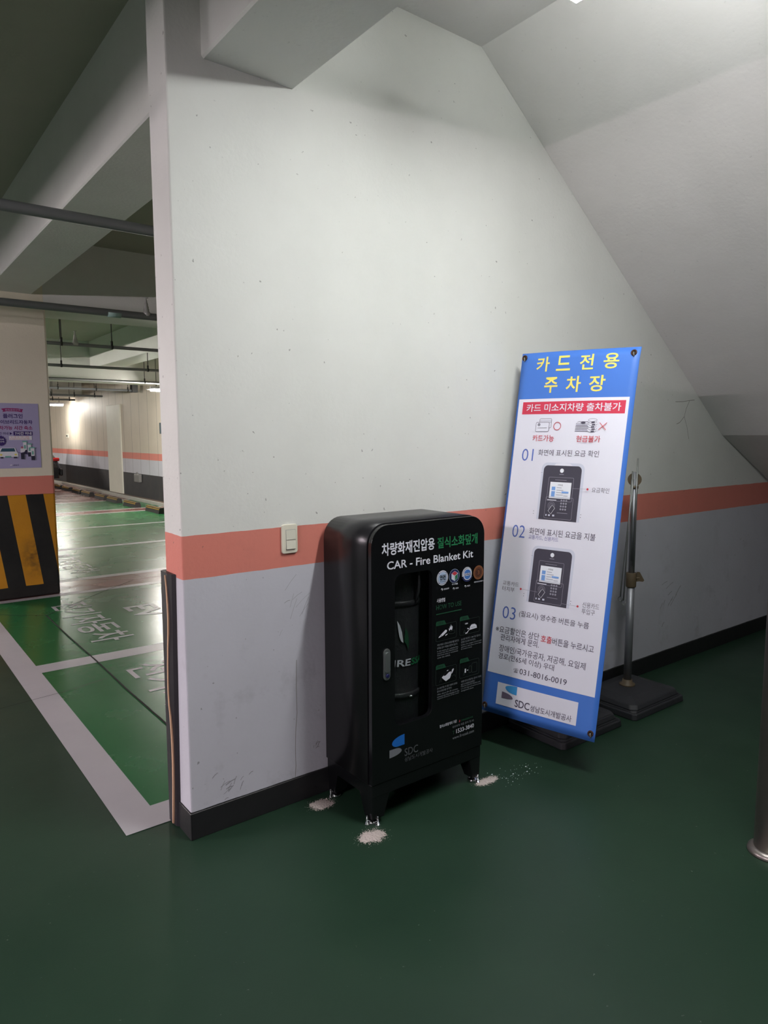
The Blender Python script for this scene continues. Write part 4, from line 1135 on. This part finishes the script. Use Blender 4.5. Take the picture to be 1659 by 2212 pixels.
# charging posts
for cu_, cv in ((0.372, 1.383), (0.410, 1.360), (0.436, 1.325)):
    a.rect(cu_ - 0.015, cv, cu_ + 0.015, cv + 0.040, 'poster_dark'); a.rect(cu_ - 0.015, cv + 0.040, cu_ + 0.015, cv + 0.112, 'poster_white'); a.rect(cu_ - 0.021, cv + 0.112, cu_ + 0.021, cv + 0.124, 'poster_mint'); a.rrect(cu_ - 0.008, cv + 0.052, cu_ + 0.008, cv + 0.086, 0.003, 'poster_mint')
# driver plugging in
a.rect(0.333, 1.336, 0.360, 1.400, 'poster_dark'); a.poly([(0.330, 1.398), (0.362, 1.398), (0.374, 1.420), (0.360, 1.436), (0.332, 1.436)], 'poster_white'); a.disc(0.346, 1.444, 0.009, 'poster_skin', None, 14); a.poly([(0.337, 1.446), (0.357, 1.446), (0.352, 1.455), (0.341, 1.455)], 'poster_magenta')
a.strip([(0.312, 1.402), (0.326, 1.395), (0.345, 1.396), (0.372, 1.408), (0.384, 1.392), (0.396, 1.375)], 0.004, 'poster_indigo')
a.poly([(0.232, 1.279), (0.258, 1.279), (0.246, 1.289)], 'poster_white'); a.text('성남시', (0.264, 1.277, 0.310, 1.290), 'poster_indigo', 0.01)
a.build('poster_print', ps, 'poster lettering and charging picture')

# small things on the far wall
sg = thing('wall_sign', 'small dark sign on the far wall beside the pink wall end', 'sign', (4.59, 12.7, 1.72))
MB().box(4.575, 4.599, 12.40, 12.99, 1.60, 1.845, bevel=0.003, seg=1).build('sign_plate', sg, 'sign_dark')
eb = thing('socket_box', 'grey box low on the black band of the far wall', 'box', (4.56, 14.56, 0.53))
MB().box(4.53, 4.599, 14.38, 14.74, 0.44, 0.63, bevel=0.006, seg=1).build('box_body', eb, 'box_grey'); MB().box(4.522, 4.53, 14.40, 14.72, 0.46, 0.61, bevel=0.002, seg=1).build('box_lid', eb, 'box_grey')
MB().tube([(4.565, 14.62, 0.63), (4.565, 14.62, 0.68)], 0.02, None, 10).build('cable_gland', eb, 'box_grey')
ob = thing('wall_outlet', 'small outlet plate high on the far wall in the bright patch', 'outlet', (4.58, 21.3, 1.57))
MB().box(4.575, 4.599, 21.22, 21.46, 1.50, 1.63, bevel=0.004, seg=1).build('plate', ob, 'switch_ivory'); MB().box(4.566, 4.575, 21.27, 21.41, 1.54, 1.59, None).build('socket', ob, 'dark_steel')

# ================================================================== SPRINKLER PIPES
def sprinkler(parent, x, y, z, s=1.0):
    b = MB(); b.lathe([(0.034 * s, -0.02 * s), (0.036 * s, 0.012 * s), (0.024 * s, 0.024 * s), (0.024 * s, 0.045 * s), (0.019 * s, 0.05 * s), (0.022 * s, 0.06 * s), (0.015 * s, 0.075 * s), (0.017 * s, 0.085 * s), (0.010 * s, 0.10 * s), (0.006 * s, 0.125 * s), (0.006 * s, 0.135 * s), (0.020 * s, 0.137 * s), (0.020 * s, 0.141 * s)], (x, y, z), None, 14)
    o = b.build('sprinkler_head', parent, 'steel'); o['label'] = 'bright upright sprinkler head'
    return o
def hanger(parent, x, y, z, r):
    b = MB(); b.tube([(x, y, z + r), (x, y, ZC)], 0.006, None, 6); b.lathe([(r * 1.25, -0.012), (r * 1.25, 0.012)], (x, y, z), None, 14, 'x'); b.lathe([(0.014, r), (0.014, r + 0.05)], (x, y, z), None, 8)
    return b.build('hanger', parent, 'dark_steel')
def pipe(y, z, r, x0, x1, hangers, heads, label, slope=0.0):
    t = thing('sprinkler_pipe', label, 'pipe', ((x0 + x1) / 2, y, z))
    MB().tube([(x0, y, z), (x1, y, z)], r, None, 16).build('pipe_run', t, 'pipe_grey')
    for hx_ in hangers: hanger(t, hx_, y, z, r)
    for hx_ in heads: sprinkler(t, hx_, y, z + r * 0.6)
    return t
pipe(1.22, 2.60, 0.027, -8.9, 4.5, (-2.5, 2.6), (), 'nearest grey overhead pipe crossing the wide beam at the left')
q = pipe(3.80, 2.60, 0.031, -8.9, 4.5, (-1.8, 2.4), (1.215,), 'thick grey pipe in front of the pillar top, sprinkler at its right end')
MB().tube([(0.88, 3.80, 2.594), (0.99, 3.80, 2.594)], 0.0316, None, 16).build('tape_band', q, 'pipe_tape')
pipe(6.18, 2.60, 0.020, -8.9, 4.5, (1.05, 1.61, -2.0), (1.20,), 'thin pipe with a sprinkler head, first one behind the pillar')
pipe(8.80, 2.60, 0.022, -8.9, 4.5, (1.64, 2.93, -2.0), (), 'pipe on two rods, second one behind the pillar')
pipe(11.40, 2.60, 0.026, -8.9, 4.5, (3.75, -2.0), (), 'pipe just in front of the second cross beam')
q = pipe(14.05, 2.60, 0.026, -8.9, 4.42, (2.75, 3.55, 4.25), (), 'pipe ending in a dark box near the far wall')
MB().box(4.33, 4.46, 13.97, 14.13, 2.56, 2.78, bevel=0.004, seg=1).build('end_box', q, 'dark_steel')
pipe(16.80, 2.60, 0.028, -8.9, 4.45, (3.2, 3.75, 4.25), (), 'pipe ending short of the far wall above the lit distant lamp')
pipe(19.22, 2.60, 0.028, -8.9, 4.35, (3.75, 4.2), (), 'furthest pipe, just above the distant lamp')

# ================================================================== WHEEL STOPS
def wheel_stop():
    t = thing('wheel_stop', 'x', 'wheel stop', (0, 0, 0), 'wheel stops along the far wall')
    prof = [(-0.075, 0.0), (0.075, 0.0), (0.050, 0.105), (0.035, 0.115), (-0.035, 0.115), (-0.050, 0.105)]
    MB().prism(prof, lambda u, v: Vector((u, -0.40, v)), None, Vector((0, 0.80, 0))).build('block', t, 'stop_black')
    for k in range(2):
        b = MB(); b.box(-0.060, -0.048, -0.39 + 0.40 * k, -0.01 + 0.40 * k, 0.078, 0.094, None); b.box(-0.045, -0.030, -0.39 + 0.40 * k, -0.01 + 0.40 * k, 0.1125, 0.1175, None)
        b.build('reflector_strip', t, 'stop_yellow')
    return t
proto = wheel_stop()
WS = [(11.60, 'wheel stop nearest the pink wall end, partly hidden by it'), (13.08, 'single wheel stop second from the pink wall end'),
      (14.38, 'wheel stop at the green bay corner, nearer block of the first touching pair'), (15.40, 'wheel stop on the green and red boundary, further block of the first touching pair'),
      (16.70, 'wheel stop in front of the cream pilaster, nearer block of the second pair'), (17.65, 'wheel stop just beyond the cream pilaster, further block of the second pair'),
      (18.85, 'wheel stop beyond both pairs, in front of the black wall band'), (19.85, 'furthest wheel stop at the tail of the parked car')]
for i, (yy, lab) in enumerate(WS):
    o = proto if i == 0 else copy_tree(proto)
    o.location = (3.93, yy, 0.0012); o['label'] = lab

# ================================================================== PARKED CAR (mostly hidden behind the pillar)
cy0, cy1 = 20.35, 22.05
CDX = -0.17
car = thing('car', 'dark parked hatchback with a red tail lamp, peeking out behind the pillar', 'car', (2.2, (cy0 + cy1) / 2, 0))
prof = [(4.28, 0.28), (4.32, 0.50), (4.30, 0.62), (4.22, 0.86), (4.12, 1.00), (3.86, 1.34), (3.55, 1.46), (2.70, 1.50), (2.05, 1.44), (1.35, 1.02), (0.45, 0.90), (0.25, 0.74), (0.20, 0.45), (0.26, 0.26)]
b = MB(); secs = []
for yy, inset in ((cy0, 0.10), (cy0 + 0.06, 0.02), (cy0 + 0.25, 0.0), (cy1 - 0.25, 0.0), (cy1 - 0.06, 0.02), (cy1, 0.10)):
    ring = []
    for x_, z_ in prof:
        tum = max(0.0, (z_ - 0.9)) * 0.28
        y_ = yy
        if yy < (cy0 + cy1) / 2: y_ = yy + tum
        else: y_ = yy - tum
        ring.append(b.bm.verts.new((CDX + 2.26 + (x_ - 2.26) * (1 - inset * 0.4), y_, 0.28 + (z_ - 0.28) * (1 - inset * 0.25))))
    secs.append(ring)
for A_, B_ in zip(secs, secs[1:]):
    for i in range(len(prof)):
        j = (i + 1) % len(prof); b.face([A_[i], A_[j], B_[j], B_[i]], 'car_paint', True)
b.face(list(reversed(secs[0])), 'car_paint'); b.face(secs[-1], 'car_paint')
body = b.build('car_body', car)
def sidepane(pts, name='side_window'):
    b = MB(); y_ = lambda z_: cy0 + 0.06 + max(0.0, z_ - 0.9) * 0.28 - 0.030
    A_ = [b.bm.verts.new((u + CDX, y_(v), v)) for u, v in pts]; B_ = [b.bm.verts.new((u + CDX, y_(v) + 0.06, v)) for u, v in pts]
    b.face(A_, 'car_glass'); b.face(B_, 'car_glass')
    for i in range(len(pts)): b.face([A_[i], A_[(i + 1) % len(pts)], B_[(i + 1) % len(pts)], B_[i]], 'car_glass')
    b.build(name, car)
sidepane([(1.55, 0.98), (2.55, 0.98), (2.55, 1.38), (2.12, 1.36)]); sidepane([(2.62, 0.98), (3.85, 1.0), (3.62, 1.34), (2.62, 1.39)])
MB().box(4.06 + CDX, 4.27 + CDX, cy0 - 0.012, cy0 + 0.35, 0.80, 0.90, None, bevel=0.03, seg=2).build('tail_lamp', car, 'tail_red')
MB().box(4.28 + CDX, 4.36 + CDX, cy0 + 0.05, cy1 - 0.05, 0.34, 0.56, None, bevel=0.03, seg=2).build('bumper', car, 'car_paint')
for wx in (0.95 + CDX, 3.52 + CDX):
    for wy in (cy0 + 0.08, cy1 - 0.08):
        w = MB().lathe([(0.20, -0.10), (0.29, -0.10), (0.31, -0.07), (0.31, 0.07), (0.29, 0.10), (0.20, 0.10)], (wx, wy, 0.312), None, 28, 'y').build('wheel', car, 'tyre')
        MB().lathe([(0.05, -0.106), (0.195, -0.102), (0.195, 0.102), (0.05, 0.106)], (wx, wy, 0.312), None, 20, 'y').build('wheel_rim', w, 'rim')
